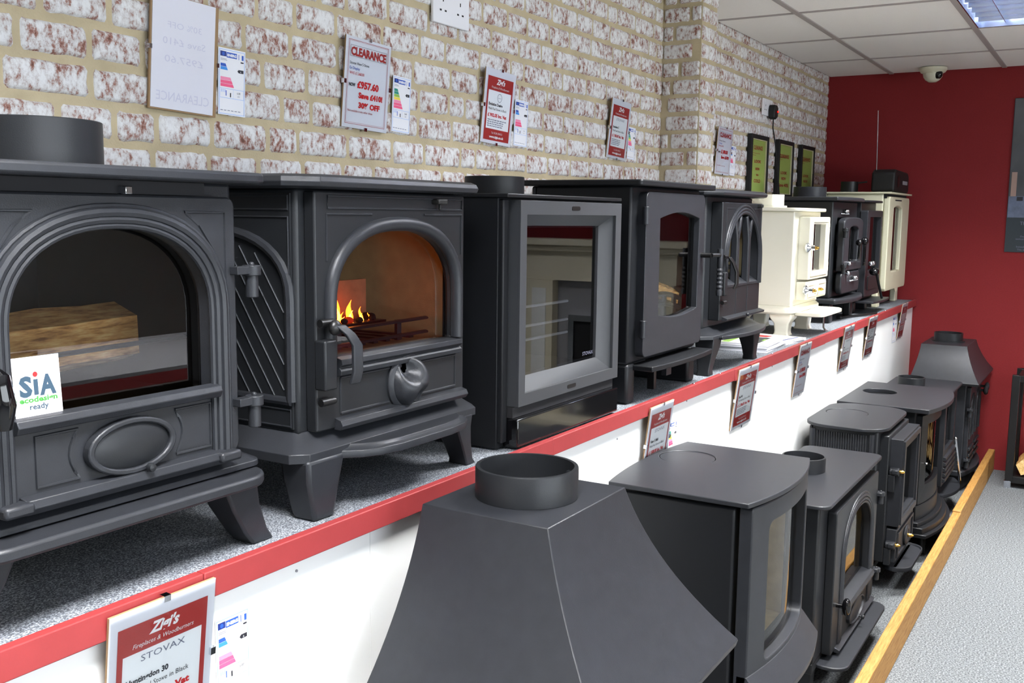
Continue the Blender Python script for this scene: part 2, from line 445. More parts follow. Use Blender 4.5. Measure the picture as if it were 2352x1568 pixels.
# recessed louvred fluorescent fittings
def fitting(x, y, label):
    t = thing('ceiling_light', label, 'ceiling light', (x, y, CZ), 'recessed louvred ceiling lights', local=True)
    w, d = TX/2-.012, TY/2-.012
    MB().ring(rect(-w, w, -d, d), rect(-w+.005, w-.005, -d+.005, d-.005), -.004, .07, 'z').build('frame', 'louvre', t, .001)
    MB().box(-w, w, -d, d, .07, .078).build('housing', 'plastic_white', t)
    for k in range(1, 5):
        yy = -d+2*d*k/5
        MB().loft([[(-w+.014, yy-e, z), (w-.014, yy-e, z), (w-.014, yy+e, z), (-w+.014, yy+e, z)] for e, z in ((.0012, .004), (.006, .040))]).build('louvre_blade', 'louvre', t)
    for k in range(1, 6):
        xx = -w+2*w*k/6
        MB().loft([[(xx-e, -d+.014, z), (xx+e, -d+.014, z), (xx+e, d-.014, z), (xx-e, d-.014, z)] for e, z in ((.0012, .004), (.006, .040))]).build('louvre_blade', 'louvre', t)
    for k in (-1, 0, 1):
        MB().cyl((-w+.02, k*d*.62, .060), .008, 2*w-.04, 'x', 10).build('lamp_tube', 'lamp_emit', t)
    L = bpy.data.lights.new('lamp_glow', 'AREA'); L.shape = 'RECTANGLE'; L.size = 2*w-.06; L.size_y = 2*d-.06
    L.energy = LAMP_W; L.color = LAMP_COL; L.spread = radians(130)
    lo = bpy.data.objects.new('lamp_glow', L); COL.objects.link(lo); lo.parent = t; lo.location = (0, 0, .048)
    return t
for i, (x, y) in enumerate(FITTINGS):
    fitting(x, y, 'recessed louvred fluorescent ceiling light '+('near the dome camera and red wall', 'above the gothic-window stove', 'above the camera, nearest the first stove', 'behind the camera on the brick wall side', 'over the fireplace surround', 'over the middle of the shop floor', 'over the shop floor beside the camera', 'behind the camera on the window side')[i])

# display shelf along the brick wall: carpeted top, red edging boards, white front panel
sh = thing('display_shelf', 'long carpet-topped display shelf with red edging and white front panel', 'shelf', (3., 1.27, 0))
MB().box(-1.2, RX-.002, SHY, WY-.001, SHZ-.03, SHZ-.002).build('shelf_board', 'hardboard', sh)
MB().box(-1.2, RX-.002, SHY+.001, WY-.001, SHZ-.002, SHZ).build('carpet', 'shelf_carpet', sh)
seams = [-1.2, .86, 1.795, 2.95, 4.05, 5.02, RX-.003]
for i in range(len(seams)-1):
    j = RND.uniform(-.0015, .0015)
    MB().box(seams[i]+.0006, seams[i+1]-.0006, SHY-.016+j, SHY-.001, .903+j, SHZ+.004).build('edging_board', 'trim_red', sh, .0015)
pseams = [-1.2, 1.22, 3.55, RX-.003]
for i in range(3):
    MB().box(pseams[i]+.0005, pseams[i+1]-.0005, SHY+.004, SHY+.016, .0, .9055).build('front_panel', 'panel_white', sh)
for x, z in ((1.05, .88), (1.83, .86), (2.6, .893), (3.4, .89), (.95, .62), (2.15, .87), (.79, .874)):
    MB().cyl((x, SHY+.0035, z), .0022, -.0015, 'y', 8, 0).build('screw_head', 'grey_board', sh)
for x in (2.62, 2.835, 3.36, 4.62, 5.28, 1.55):
    MB().ball((x, SHY-.008, SHZ+.005), .0035, 0, 1, 1, .7, 8).build('pin', 'chrome', sh)

# timber kerb in front of the floor-standing row
kb = thing('timber_kerb', 'long yellow pine kerb lying on the floor before the lower stoves', 'timber kerb', (3., .53, 0))
ks = [-1.0, 1.1, 2.56, 4.72, RX-.01]
for i in range(4):
    j = (0, .002, -.001, .001)[i]; h = .117+(0, .0, -.004, .002)[i]
    MB().box(ks[i]+.001, ks[i+1]-.001, .512+j, .547+j, 0, h).build('board', 'pine', kb, .004)
for x, z in ((1.35, .05), (2.2, .03), (3.3, .06), (1.75, .09)):
    MB().cyl((x, .513, z), .007, -.0012, 'y', 10).build('knot', 'bark', kb)
# ------------------------------------------------------------------ stove helpers (fronts face -Y)
def body(root, x0, x1, y0, y1, z0, z1, op, m, bev=.006, lining='soot', name='body'):
    mb = MB().ring(rect(x0, x1, z0, z1), rect(*op), y0, y1-.012).box(x0, x1, y1-.012, y1, z0, z1)
    o = mb.build(name, m, root, bev)
    a, b, c, d = op; e = .002; t = y1-.02
    L = MB().quad(a+e, b-e, c+e, d-e, t).quad(a+e, b-e, y0+.004, t, c+e, 0, 'z').quad(a+e, b-e, y0+.004, t, d-e, 0, 'z')
    L.quad(y0+.004, t, c+e, d-e, a+e, 0, 'x').quad(y0+.004, t, c+e, d-e, b-e, 0, 'x')
    L.build('firebox_lining', lining, root, fix=False, smooth=0)
    return o
def pane(parent, loop, y, m='stove_glass', name='glass_pane'):
    return MB().poly([(u, y, v) for u, v in loop]).build(name, m, parent, fix=False, smooth=0)
def leg(root, st, m, bev=.003, name='leg'):
    return MB().loft([[(x-a, y-b, z), (x+a, y-b, z), (x+a, y+b, z), (x-a, y+b, z)] for x, a, y, b, z in st]).build(name, m, root, bev)
def collar(root, c, r, z0, z1, m, t=.006, lip=True, n=36):
    p = [(r+.012, z0), (r+.012, z0+.004), (r, z0+.005)] if lip else [(r, z0)]
    p += [(r, z1-.001), (r-.001, z1), (r-t, z1), (r-t, z0)]
    return MB().lathe(p, (c[0], c[1], 0), 'z', n, 0, False).build('flue_collar', m, root)
def hinge(parent, x, y, z, m, r=.009, h=.03, arm=.03):
    mb = MB().cyl((x, y, z-h), r*.8, h, 'z', 14).cyl((x, y, z-.002), r*1.15, .014, 'z', 14).box(x-arm, x, y-r*.6, y+r*.9, z, z+.011).ball((x, y, z+.013), r*.35)
    return mb.build('hinge', m, parent, .001)
def ridge(parent, pts, m, r=.0022, closed=False, name='raised_line'):
    return MB().tube(pts, r, 6, 0, closed).build(name, m, parent)
def rline(x0, x1, z0, z1, y): return [(x0, y, z0), (x1, y, z0), (x1, y, z1), (x0, y, z1)]
def knob(parent, x, y, z, m, r=.012, d=.03, name='knob'):
    return MB().lathe([(r*.4, 0), (r*.4, -d*.5), (r*.9, -d*.6), (r, -d*.75), (r*.8, -d*.95), (r*.2, -d)], (x, y, z), 'y', 16).build(name, m, parent)
def log(loc, L, r, rot, label, seed=1, square=False):
    t = thing('firewood_log', label, 'log', loc, local=True, rot=rot); rr = random.Random(seed); n = 12 if not square else 5
    prof = [r*rr.uniform(.82, 1.12) for _ in range(n)]; loops = []
    for k in range(5):
        x = -L/2+L*k/4; loops.append([(x+rr.uniform(-.003, .003), p*rr.uniform(.95, 1.05)*cos(2*pi*i/n), p*rr.uniform(.95, 1.05)*sin(2*pi*i/n)) for i, p in enumerate(prof)])
    MB().loft(loops, cap=False).build('bark' if not square else 'split_face', 'bark' if not square else 'split_wood', t, fix=True)
    for l, s in ((loops[0], -.0004), (loops[-1], .0004)): MB().poly([(a+s, b, c) for a, b, c in l]).build('cut_end', 'log_end', t, fix=False, smooth=0)
    return t

# ================================================================== upper row
# ---- S1: nearest stove with arched window and oval air control
s = thing('cast_iron_stove', 'nearest charcoal stove with wide arched window and oval air control, at left edge', 'stove', (.78, 1.2, SHZ))
I = 'iron'
body(s, .572, .985, 1.046, 1.42, 1.055, 1.44, (.625, .928, 1.160, 1.39), I)
MB().prism(rect(.548, 1.003, .985, 1.45, .03), 1.4385, 1.4535, 'z').build('top_plate', I, s, .004)
collar(s, (.778, 1.172), .082, 1.4535, 1.512, 'iron_dark')
MB().loft([[(u, v, z) for u, v in rect(.572-e, .985+e, 1.046-f, 1.42+e, .02)] for e, f, z in ((.022, .03, 1.048), (.022, .03, 1.056), (.006, .012, 1.066), (.0, 0, 1.072))]).build('base_moulding', I, s, .001)
MB().prism(rect(.556, .998, .978, 1.40, .05, 6), 1.030, 1.046, 'z').build('ash_shelf', I, s, .004)
for xa, xb, sg in ((.955, 1.0, 1), (.60, .555, -1)):
    for y in (1.035, 1.37): leg(s, [(xa, .030, y, .028, 1.032), (xa+.012*sg, .025, y, .026, .995), (xa+.033*sg, .021, y, .022, .955), (xb+.004*sg, .020, y, .020, SHZ)], I, .004)
MB().box(.64, .92, 1.026, 1.05, 1.422, 1.438).build('vent_recess', 'soot', s)
MB().box(.788, .798, 1.012, 1.03, 1.4215, 1.431).build('damper_slider', 'chrome', s, .001)
d = MB().ring(rect(.588, .966, 1.075, 1.421, .012), arch(.634, .919, 1.168, 1.272, 1.383, 22, 2.25), 1.020, 1.046).build('door', I, s, .003)
pane(d, arch(.629, .924, 1.163, 1.272, 1.388, 22, 2.25), 1.040, 'door_glass')
for k, (e, r, y) in enumerate(((.0015, .0042, 1.018), (.010, .0055, 1.0175), (.020, .0062, 1.0165), (.0285, .0038, 1.019))):
    MB().tube(arch_path(.634-e, .919+e, 1.082, 1.272, 1.383+e*.85, y, 26, 2.25), r, 8).build('arch_moulding', I, d)
MB().prism([(1.020, 1.155), (1.008, 1.158), (1.004, 1.166), (1.008, 1.173), (1.020, 1.176)], .634, .924, 'x').build('window_ledge', I, d, .001)
MB().prism([(1.022, 1.066), (1.008, 1.066), (1.003, 1.074), (1.006, 1.083), (1.020, 1.086)], .640, .93, 'x').build('bottom_moulding', I, d, .001)
for x in (.628, .932): MB().box(x-.018, x+.018, .998, 1.022, 1.069, 1.083).build('moulding_foot', I, d, .004)
MB().ring(ellipse(.785, 1.118, .064, .0345), ellipse(.785, 1.118, .055, .0275), 1.008, 1.021).build('oval_rim', I, d, .002)
MB().loft([[(.785+.056*q*cos(2*pi*k/28), y, 1.118+.0285*q*sin(2*pi*k/28)) for k in range(28)] for q, y in ((1, 1.018), (.97, 1.013), (.7, 1.009), (.3, 1.0075))]).build('air_control', 'iron_dark', d)
knob(d, .802, 1.016, 1.0885, 'iron_dark', .006, .02, 'slider_knob')
for x0, x1, cv in ((.662, .716, 1), (.856, .914, -1)):
    cc = [(x1 if cv > 0 else x0, 1.0195, z) for z in (1.150, 1.092)]
    q = [((x1 if cv > 0 else x0)-cv*.012*sin(pi*k/6), 1.0195, 1.150-.058*k/6) for k in range(7)]
    ridge(d, [(x0 if cv > 0 else x1, 1.0195, 1.150)]+q+[(x0 if cv > 0 else x1, 1.0195, 1.092)], I, .002, True)
for sx in (1, -1):
    c0 = .776; pts = [(c0+sx*.172, 1.0195, 1.30), (c0+sx*.172, 1.0195, 1.401), (c0+sx*.105, 1.0195, 1.401), (c0+sx*.128, 1.0195, 1.385), (c0+sx*.152, 1.0195, 1.352)]
    ridge(d, pts, I, .002, True)
for z in (1.318, 1.138): hinge(d, .987, 1.012, z, I, .011, .032, .032)
MB().tube([(.602, 1.0, 1.238), (.602, .982, 1.228), (.602, .978, 1.20), (.603, .982, 1.175)], [.006, .010, .013, .009], 12).build('door_handle', 'black_gloss', d)
mb = MB(); text(mb, 'STOVAX', .862, 1.0885, .011, 0, 'l', .044, 1.0192); mb.build('maker_lettering', 'iron_dark', d, fix=False, smooth=0)
MB().tube([(.63, 1.075, 1.228), (.92, 1.075, 1.234)], .006, 8, flat=(.5, 1.4)).build('log_guard', 'iron', s)
log((.80, 1.20, 1.228), .27, .046, (0, radians(-1), radians(4)), 'split log lying inside the nearest stove', 3, True)
# card propped against its window
t = thing('certification_card', 'white card printed SiA ecodesign ready, propped on the nearest stove window', 'card', (.639, 1.0165, 1.1705), local=True, rot=(radians(-4), 0, 0))
MB().box(0, .057, -.0006, 0, 0, .0705).build('card', 'paper', t)
mb = MB()
for a, b_, c_, e_ in ((.004, .053, .0083, .0087), (.004, .053, .0558, .0562), (.004, .0043, .0083, .0562), (.0527, .053, .0083, .0562)): mb.quad(a, b_, c_, e_, -.0008, 3)
text(mb, 'S', .0065, .0275, .0300, 0, 'l', .0155, -.0009, 0, .0014); mb.quad(.0238, .0292, .0275, .0450, -.0009, 0); text(mb, 'A', .0305, .0275, .0300, 0, 'l', .0205, -.0009, 0, .0014)
mb.poly([(.0265+.0030*cos(2*pi*k/14), -.001, .0505+.0030*sin(2*pi*k/14)) for k in range(14)], 1)
text(mb, 'ecodesign', .0285, .0200, .0085, 2, 'c', .046, -.0009, 0, .0003); text(mb, 'ready', .0285, .0118, .0088, 0, 'c', .023, -.0009, 0, .0002)
mb.build('print', ['ink_slate', 'ink_crimson', 'ink_lime', 'ink_rose', 'ink_grey'], t, fix=False, smooth=0)

# ---- S2: stove with arched window, lattice side, latch handle and stand-in for a mirrored fire
s = thing('cast_iron_stove', 'black cast iron stove with arched window mirroring a fire, and round air knob', 'stove', (1.32, 1.22, SHZ))
I = 'iron_dark'
X0, X1 = 1.105, 1.53
body(s, X0, X1, 1.042, 1.41, 1.066, 1.437, (1.150, 1.490, 1.172, 1.385), I, .008, 'vermiculite')
MB().loft([[(u, v, z) for u, v in octo(1.072+e, 1.572-e, .998+e, 1.45-e, .04)] for e, z in ((.010, 1.437), (.002, 1.440), (0, 1.447), (.003, 1.454), (.010, 1.458))]).build('top_plate', 'iron', s, .001)
MB().loft([[(u, v, z) for u, v in octo(X0-e, X1+e, 1.042-e, 1.41+e, .012+e*.3)] for e, z in ((.034, 1.030), (.034, 1.044), (.026, 1.050), (.010, 1.062), (.002, 1.070))]).build('base_moulding', 'iron', s, .001)
tr = [(1.13, 1.03), (1.165, 1.008), (1.185, .985), (1.215, .970), (1.26, .962), (1.40, .962), (1.45, .970), (1.48, .985), (1.50, 1.008), (1.535, 1.03), (1.535, 1.06), (1.13, 1.06)]
c0 = (1.33, 1.05)
MB().loft([[(c0[0]+(u-c0[0])*k, c0[1]+(v-c0[1])*k, z) for u, v in tr] for k, z in ((1., 1.024), (1.01, 1.030), (1., 1.036), (.93, 1.039), (.90, 1.044))]).build('ash_shelf', 'iron', s, .001)
for x, sg in ((1.128, -1), (1.510, 1)):
    for y in (1.035, 1.375):
        if sg < 0: leg(s, [(x, .042, y, .030, 1.034), (x-.002, .037, y, .028, 1.0), (x, .024, y, .024, .945), (x+.002, .023, y, .022, SHZ)], 'iron', .006)
        else: leg(s, [(x-.012, .034, y, .028, 1.034), (x-.002, .022, y, .026, 1.01), (x+.012, .015, y, .022, .975), (x+.024, .012, y, .020, .945), (x+.028, .015, y, .022, SHZ)], 'iron', .003)
# side panel with arch and diagonal lattice
sp = MB().box(X0-.003, X0, 1.05, 1.40, 1.075, 1.43).build('side_panel', I, s)
MB().tube([(X0-.003, u, v) for u, v in [(1.052, 1.118)]+[(1.2245+.172*math.copysign(abs(cos(a))**.85, cos(a))*-1, 1.27+.105*abs(sin(a))**.85) for a in [pi*k/20 for k in range(21)]]+[(1.397, 1.118)]], .008, 8).build('side_arch', 'iron', sp)
MB().tube([(X0-.003, 1.052, 1.118), (X0-.003, 1.397, 1.118)], .007, 8).build('side_sill', 'iron', sp)
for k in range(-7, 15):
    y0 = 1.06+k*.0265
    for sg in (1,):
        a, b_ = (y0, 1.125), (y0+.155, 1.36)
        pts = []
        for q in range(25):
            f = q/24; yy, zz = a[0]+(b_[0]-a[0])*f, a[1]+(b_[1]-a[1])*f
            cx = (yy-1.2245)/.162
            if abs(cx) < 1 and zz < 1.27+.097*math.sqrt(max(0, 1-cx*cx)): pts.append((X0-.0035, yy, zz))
        if len(pts) > 2: MB().tube([pts[0], pts[-1]], .0011, 5).build('lattice_line', 'glint_grey', sp)
for z0, z1 in ((1.079, 1.105), (1.406, 1.426)):
    ridge(sp, [(X0-.0035, 1.053, z0), (X0-.0035, 1.053, z1), (X0-.0035, 1.395, z1), (X0-.0035, 1.395, z0)], 'iron', .0016, True)
ridge(sp, [(X0-.0035, 1.053, 1.30), (X0-.0035, 1.053, 1.395), (X0-.0035, 1.395, 1.395), (X0-.0035, 1.395, 1.30)], 'iron', .0016)
d = MB().ring(rect(1.122, 1.518, 1.070, 1.434, .004), arch(1.156, 1.488, 1.181, 1.262, 1.376, 22, 2.3), 1.020, 1.042).build('door', I, s, .003)
pane(d, arch(1.152, 1.490, 1.176, 1.262, 1.380, 22, 2.3), 1.036, 'door_glass')
MB().tube(arch_path(1.152, 1.494, 1.182, 1.262, 1.385, 1.019, 26, 2.3), .0115, 12).build('arch_moulding', 'iron', d)
MB().prism([(1.022, 1.150), (1.010, 1.153), (1.008, 1.160), (1.013, 1.165), (1.006, 1.170), (1.008, 1.178), (1.022, 1.181)], 1.166, 1.496, 'x').build('window_ledge', 'iron', d, .0008)
MB().prism([(1.022, 1.068), (1.009, 1.068), (1.004, 1.075), (1.008, 1.083), (1.022, 1.087)], 1.163, 1.512, 'x').build('bottom_moulding', 'iron', d, .0008)
ridge(d, [(1.176, 1.0195, 1.148), (1.297, 1.0195, 1.148)], 'iron'); ridge(d, [(1.385, 1.0195, 1.148), (1.49, 1.0195, 1.148)], 'iron')
ridge(d, [(1.176, 1.0195, 1.092), (1.297, 1.0195, 1.092)], 'iron'); ridge(d, [(1.385, 1.0195, 1.092), (1.49, 1.0195, 1.092)], 'iron')
for x in (1.176, 1.49): ridge(d, [(x, 1.0195, 1.092), (x, 1.0195, 1.148)], 'iron', .0014)
ridge(d, rline(1.15, 1.508, 1.409, 1.427, 1.0195), 'iron', .0018, True)
for x0, x1 in ((1.148, 1.255), (1.395, 1.508)): ridge(d, [(x0 if x0 < 1.2 else x1, 1.0195, 1.33), (x0 if x0 < 1.2 else x1, 1.0195, 1.4), (x1 if x0 < 1.2 else x0, 1.0195, 1.4)], 'iron', .0018)
MB().box(1.418, 1.444, 1.004, 1.022, 1.418, 1.427).cyl((1.431, 1.012, 1.408), .0025, .011).build('damper_slider', 'rubber_black', d, .002)
k_ = MB().lathe([(.050, .002), (.050, -.004), (.046, -.009), (.043, -.010), (.040, -.006)], (1.341, 1.020, 1.121), 'y', 32).build('air_knob', 'iron', d)
kb_ = MB(); NR, NA = 12, 36; gv = []
for i in range(NR+1):
    for a in range(NA):
        r_ = i/NR; u, v = r_*cos(2*pi*a/NA), r_*sin(2*pi*a/NA)
        hgt = .034*math.sqrt(max(0, 1-r_*r_))
        hgt -= .036*math.exp(-(((u+.22)/.42)**2+((v-.48)/.40)**2))+.030*math.exp(-(((u-.30)/.34)**2+((v+.62)/.30)**2))
        gv.append((1.341+.042*u, 1.014-max(hgt, .0), 1.121+.042*v))
kb_.add(gv, [(i*NA+a, i*NA+(a+1) % NA, (i+1)*NA+(a+1) % NA, (i+1)*NA+a) for i in range(NR) for a in range(NA)])
kb_.build('knob_grip', 'iron', k_, smooth=80)
kk = []
for j in range(0):
    f = j/8; hw = .012+.020*abs(2*f-1)**1.5; zz = 1.121+.040*(2*f-1)
    kk.append([(1.341+.008*sin(2*pi*f)-hw, 1.012, zz), (1.341+.008*sin(2*pi*f)-hw*.5, 1.012-.026*(1-.6*(2*f-1)**2), zz), (1.341+.008*sin(2*pi*f)+hw*.5, 1.012-.026*(1-.6*(2*f-1)**2), zz), (1.341+.008*sin(2*pi*f)+hw, 1.012, zz)])
# latch handle and pins at the door's left edge
lt = MB().box(1.120, 1.148, 1.000, 1.022, 1.136, 1.212).build('latch_block', I, d, .003)
MB().ball((1.134, .992, 1.232), .012, 0, 1, .7, 1).build('latch_pivot', 'black_satin', d)
hp = [(1.138, .985, 1.236), (1.150, .975, 1.222), (1.158, .968, 1.205), (1.159, .968, 1.165), (1.156, .972, 1.146)]
MB().loft([[(x-.010, y, z), (x+.009, y-.002, z), (x+.009, y+.004, z), (x-.010, y+.006, z)] for x, y, z in hp]).build('latch_handle', 'iron', d, .0015)
for z in (1.118, 1.238): MB().cyl((1.118, 1.008, z), .006, .028, 'x', 12).ball((1.148, 1.008, z), .005).build('hinge_pin', 'black_satin', d)
# grate, log guard, and burner added for a fire mirrored in the glass
for z, y in ((1.187, 1.075), (1.212, 1.075)): MB().tube([(1.165, y, z), (1.475, y, z+.002)], .0055, 8, flat=(.6, 1.3)).build('log_guard', 'iron', s)
for x in (1.24, 1.40): MB().box(x-.006, x+.006, 1.077, 1.083, 1.18, 1.216).build('guard_post', 'iron', s)
for k in range(9): MB().box(1.175+.034*k, 1.187+.034*k, 1.09, 1.36, 1.178, 1.184).build('grate_bar', 'iron', s)
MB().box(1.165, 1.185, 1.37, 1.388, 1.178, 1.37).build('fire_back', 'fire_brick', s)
rr = random.Random(5)
bed = MB().box(1.232, 1.392, 1.100, 1.150, 1.206, 1.216).build('mirrored_fire_tray', 'black_satin', s)
MB().box(1.225, 1.400, 1.152, 1.158, 1.206, 1.285).build('mirrored_fire_back', 'fire_brick', s)
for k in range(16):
    x, y = rr.uniform(1.238, 1.388), rr.uniform(1.104, 1.146); MB().ball((x, y, 1.220), rr.uniform(.006, .010), 0, 1, 1, .8, 7).build('mirrored_coal', 'mirrored_ember' if k % 4 == 0 else 'mirrored_coal', s)
def mirrored_flame(x, y, z, h, w, ph):
    for nm, q, yy in (('mirrored_flame', 1, 0), ('mirrored_flame_core', .55, -.003)):
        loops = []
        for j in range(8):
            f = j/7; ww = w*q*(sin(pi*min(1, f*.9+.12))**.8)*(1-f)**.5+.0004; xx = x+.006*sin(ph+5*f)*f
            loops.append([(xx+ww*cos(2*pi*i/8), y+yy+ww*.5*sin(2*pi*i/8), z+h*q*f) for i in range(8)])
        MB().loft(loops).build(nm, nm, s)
mirrored_flame(1.287, 1.122, 1.218, .055, .0065, .4); mirrored_flame(1.318, 1.120, 1.214, .040, .010, 2.0); mirrored_flame(1.352, 1.124, 1.214, .026, .005, 1.2); mirrored_flame(1.252, 1.12, 1.216, .022, .0055, 3.0); mirrored_flame(1.375, 1.124, 1.214, .014, .003, .2); mirrored_flame(1.302, 1.126, 1.216, .018, .005, 2.6)
L = bpy.data.lights.new('mirrored_fire_glow', 'POINT'); L.energy = .012; L.color = (1, .28, .06); L.shadow_soft_size = .012  # lamp added to light the stand-in for the mirrored fire
lo = bpy.data.objects.new('mirrored_fire_glow', L); COL.objects.link(lo); lo.parent = s; lo.location = Vector((1.31, 1.112, 1.245))-Vector(BASE[s.name])

# ---- S3: modern square stove with bevelled frame on gloss plinth
s = thing('modern_stove', 'tall black modern stove with large square window in a sloping frame on gloss plinth', 'stove', (1.89, 1.21, SHZ))
I = 'steel_black'
body(s, 1.650, 2.152, 1.03, 1.41, .94, 1.434, (1.72, 2.108, 1.06, 1.395), I, .014, 'soot')
MB().box(1.645, 2.158, 1.005, 1.415, 1.4345, 1.4425).build('top_plate', 'steel_black', s, .002)
collar(s, (1.89, 1.19), .066, 1.4425, 1.484, 'steel_black', lip=False)
MB().box(1.676, 2.140, .995, 1.03, .94, .998).build('plinth', 'black_gloss', s, .003)
MB().box(1.68, 2.14, 1.01, 1.03, .9985, 1.020).build('plinth_gap', 'soot', s)
MB().box(1.655, 1.676, 1.02, 1.032, .95, 1.432).build('side_column', I, s, .003)
mb = MB().ring(rect(1.686, 2.146, 1.021, 1.430), rect(1.711, 2.117, 1.046, 1.402), 1.0, 1.006)
d = mb.build('door', 'iron_grey', s, .002)
MB().ring(rect(1.686, 2.146, 1.021, 1.430), rect(1.7105, 2.1175, 1.0455, 1.4025), 1.006, 1.034, inner_back=rect(1.742, 2.083, 1.078, 1.376)).build('sloping_frame', 'iron_grey', d)
pane(d, rect(1.738, 2.087, 1.073, 1.381), 1.030, 'smoked_glass')
MB().prism(rect(1.898, 1.936, 1.4120, 1.4205, .004), .9992, 1.0, 'y').build('top_slot', 'black_satin', d)
MB().prism(rect(1.892, 1.932, 1.0295, 1.0375, .004), .9992, 1.0, 'y').build('bottom_slot', 'black_satin', d)
mb = MB(); text(mb, 'STOVAX', 2.018, 1.0845, .0115, 0, 'l', .052, 1.0292); mb.build('maker_lettering', 'ink_grey', d, fix=False, smooth=0)
for z in (1.205, 1.163, 1.133): MB().tube([(1.74, 1.085, z), (2.045, 1.085, z)], .0032, 8).build('log_rail', 'clip_edge', s)

# ---- S4: plain stove, rounded door, log and handle
s = thing('steel_stove', 'black steel stove with plain rounded door, small arched window and ribbed handle', 'stove', (2.47, 1.15, SHZ))
body(s, 2.243, 2.705, 1.02, 1.30, 1.035, 1.474, (2.345, 2.67, 1.12, 1.42), I, .018, 'soot')
MB().prism(rect(2.225, 2.742, .985, 1.32, .01), 1.4745, 1.489, 'z').build('top_plate', I, s, .003)
for x0, x1 in ((2.243, 2.29), (2.655, 2.705)):
    MB().box(x0, x1, 1.018, 1.30, SHZ, 1.036).build('leg', I, s, .008)
MB().box(2.29, 2.655, 1.15, 1.29, .97, 1.036).build('ash_box', 'soot', s)
MB().box(2.44, 2.455, 1.03, 1.05, .945, 1.03).build('riddling_bar', 'black_satin', s, .001); MB().box(2.50, 2.535, 1.02, 1.035, .975, 1.03).build('air_slide', 'iron', s, .001)
MB().prism(bowfront(2.275, 2.70, .965, 1.03, .012), 1.018, 1.032, 'z').build('ash_shelf', I, s, .003)
op = [(2.378, 1.150)]+[(2.378+.272*k/10, 1.150-.012*sin(pi*k/10)) for k in range(1, 11)]+[(2.652, 1.396)]+[(2.652-.277*k/10, 1.396+.016*sin(pi*k/10)) for k in range(1, 11)]
d = MB().ring(rect(2.286, 2.690, 1.050, 1.461, .018, 5), op, .998, 1.022).build('door', 'iron', s, .006, 3)
pane(d, rect(2.37, 2.66, 1.13, 1.415), 1.014)
for z in (1.403, 1.122): MB().cyl((2.283, .998, z-.022), .008, .044, 'z', 14).box(2.283, 2.305, .996, 1.008, z-.02, z+.02).build('hinge', 'iron', d, .001)
h = MB().cyl((2.672, .998, 1.295), .007, -.03, 'y', 12).tube([(2.672, .968, 1.295), (2.722, .962, 1.295)], .006, 10).build('handle_stem', 'black_satin', d)
zz = [1.312, 1.305, 1.262]+[1.258-.006*k for k in range(12)]+[1.18]
MB().tube([(2.728, .962, z) for z in zz], [.008, .0085, .0085]+[.0095 if k % 2 else .0072 for k in range(12)]+[.0085], 12).build('door_handle', 'iron', h)
g = []
for k in range(17): g.append((2.38+.265*k/16, 1.05, 1.175+.018*sin(pi*k/16)))
MB().tube(g, .007, 8).build('log_guard', 'iron', s)
MB().tube([(x, y, z-.028) for x, y, z in g], .007, 8).build('log_guard', 'iron', s)
for x in (2.40, 2.47, 2.54, 2.61): MB().box(x-.008, x+.008, 1.046, 1.054, 1.12, 1.188).build('guard_post', 'iron', s)
log((2.560, 1.078, 1.200), .19, .026, (radians(10), radians(14), radians(-4)), 'pale split log leaning inside the plain rounded-door stove', 9, True)
log((2.468, 1.080, 1.262), .14, .024, (radians(20), radians(66), radians(0)), 'upright pale split log inside the plain rounded-door stove', 12, True)

# ---- S5: gothic stove
s = thing('gothic_stove', 'small black stove with three gothic lancet windows and cabriole legs', 'stove', (3.02, 1.16, SHZ))
I = 'iron_dark'
body(s, 2.80, 3.225, 1.035, 1.30, 1.070, 1.462, (2.885, 3.20, 1.185, 1.425), I, .010, 'vermiculite')
MB().loft([[(u, v, z) for u, v in octo(2.765+e, 3.268-e, .985+e, 1.34-e, .045)] for e, z in ((.010, 1.462), (.002, 1.465), (0, 1.472), (.004, 1.478), (.012, 1.482))]).build('top_plate', 'iron', s, .001)
MB().loft([[(u, v, z) for u, v in octo(2.80-e, 3.225+e, 1.035-e, 1.30+e, .014+e*.4)] for e, z in ((.040, 1.044), (.040, 1.054), (.024, 1.062), (.004, 1.074))]).build('base_moulding', 'iron', s, .001)
MB().loft([[(3.02+(u-3.02)*k, 1.05+(v-1.05)*k, z) for u, v in bowfront(2.84, 3.26, .985, 1.05, .035)] for k, z in ((1, 1.040), (1.01, 1.046), (1, 1.051), (.93, 1.054))]).build('ash_shelf', 'iron', s, .001)
for x, sg in ((2.83, -1), (3.21, 1)):
    for y in (1.025, 1.29): leg(s, [(x, .036, y, .030, 1.046), (x+.003*sg, .032, y, .028, 1.02), (x+.014*sg, .020, y, .022, .98), (x+.020*sg, .017, y, .018, .95), (x+.022*sg, .020, y, .020, SHZ)], I, .003)
gx0, gx1 = 2.892, 3.196
gop = arch(gx0, gx1, 1.193, 1.27, 1.412, 22, 2.0)
d = MB().ring(rect(2.845, 3.222, 1.095, 1.445, .004), gop, 1.0, 1.036).build('door', I, s, .003)
pane(d, arch(gx0-.004, gx1+.004, 1.188, 1.27, 1.416, 22), 1.030)
for e, r in ((.004, .006), (.014, .006), (.024, .005)): MB().tube(arch_path(gx0-e, gx1+e, 1.19, 1.27, 1.412+e, .999, 26), r, 8).build('arch_moulding', 'iron', d)
for x in (2.990, 3.098):
    MB().prism([(x-.011, 1.19), (x+.011, 1.19), (x+.011, 1.335), (x+.034, 1.402), (x+.020, 1.408), (x, 1.350), (x-.020, 1.408), (x-.034, 1.402), (x-.011, 1.335)], .997, 1.02, 'y').build('mullion', 'iron', d, .004)
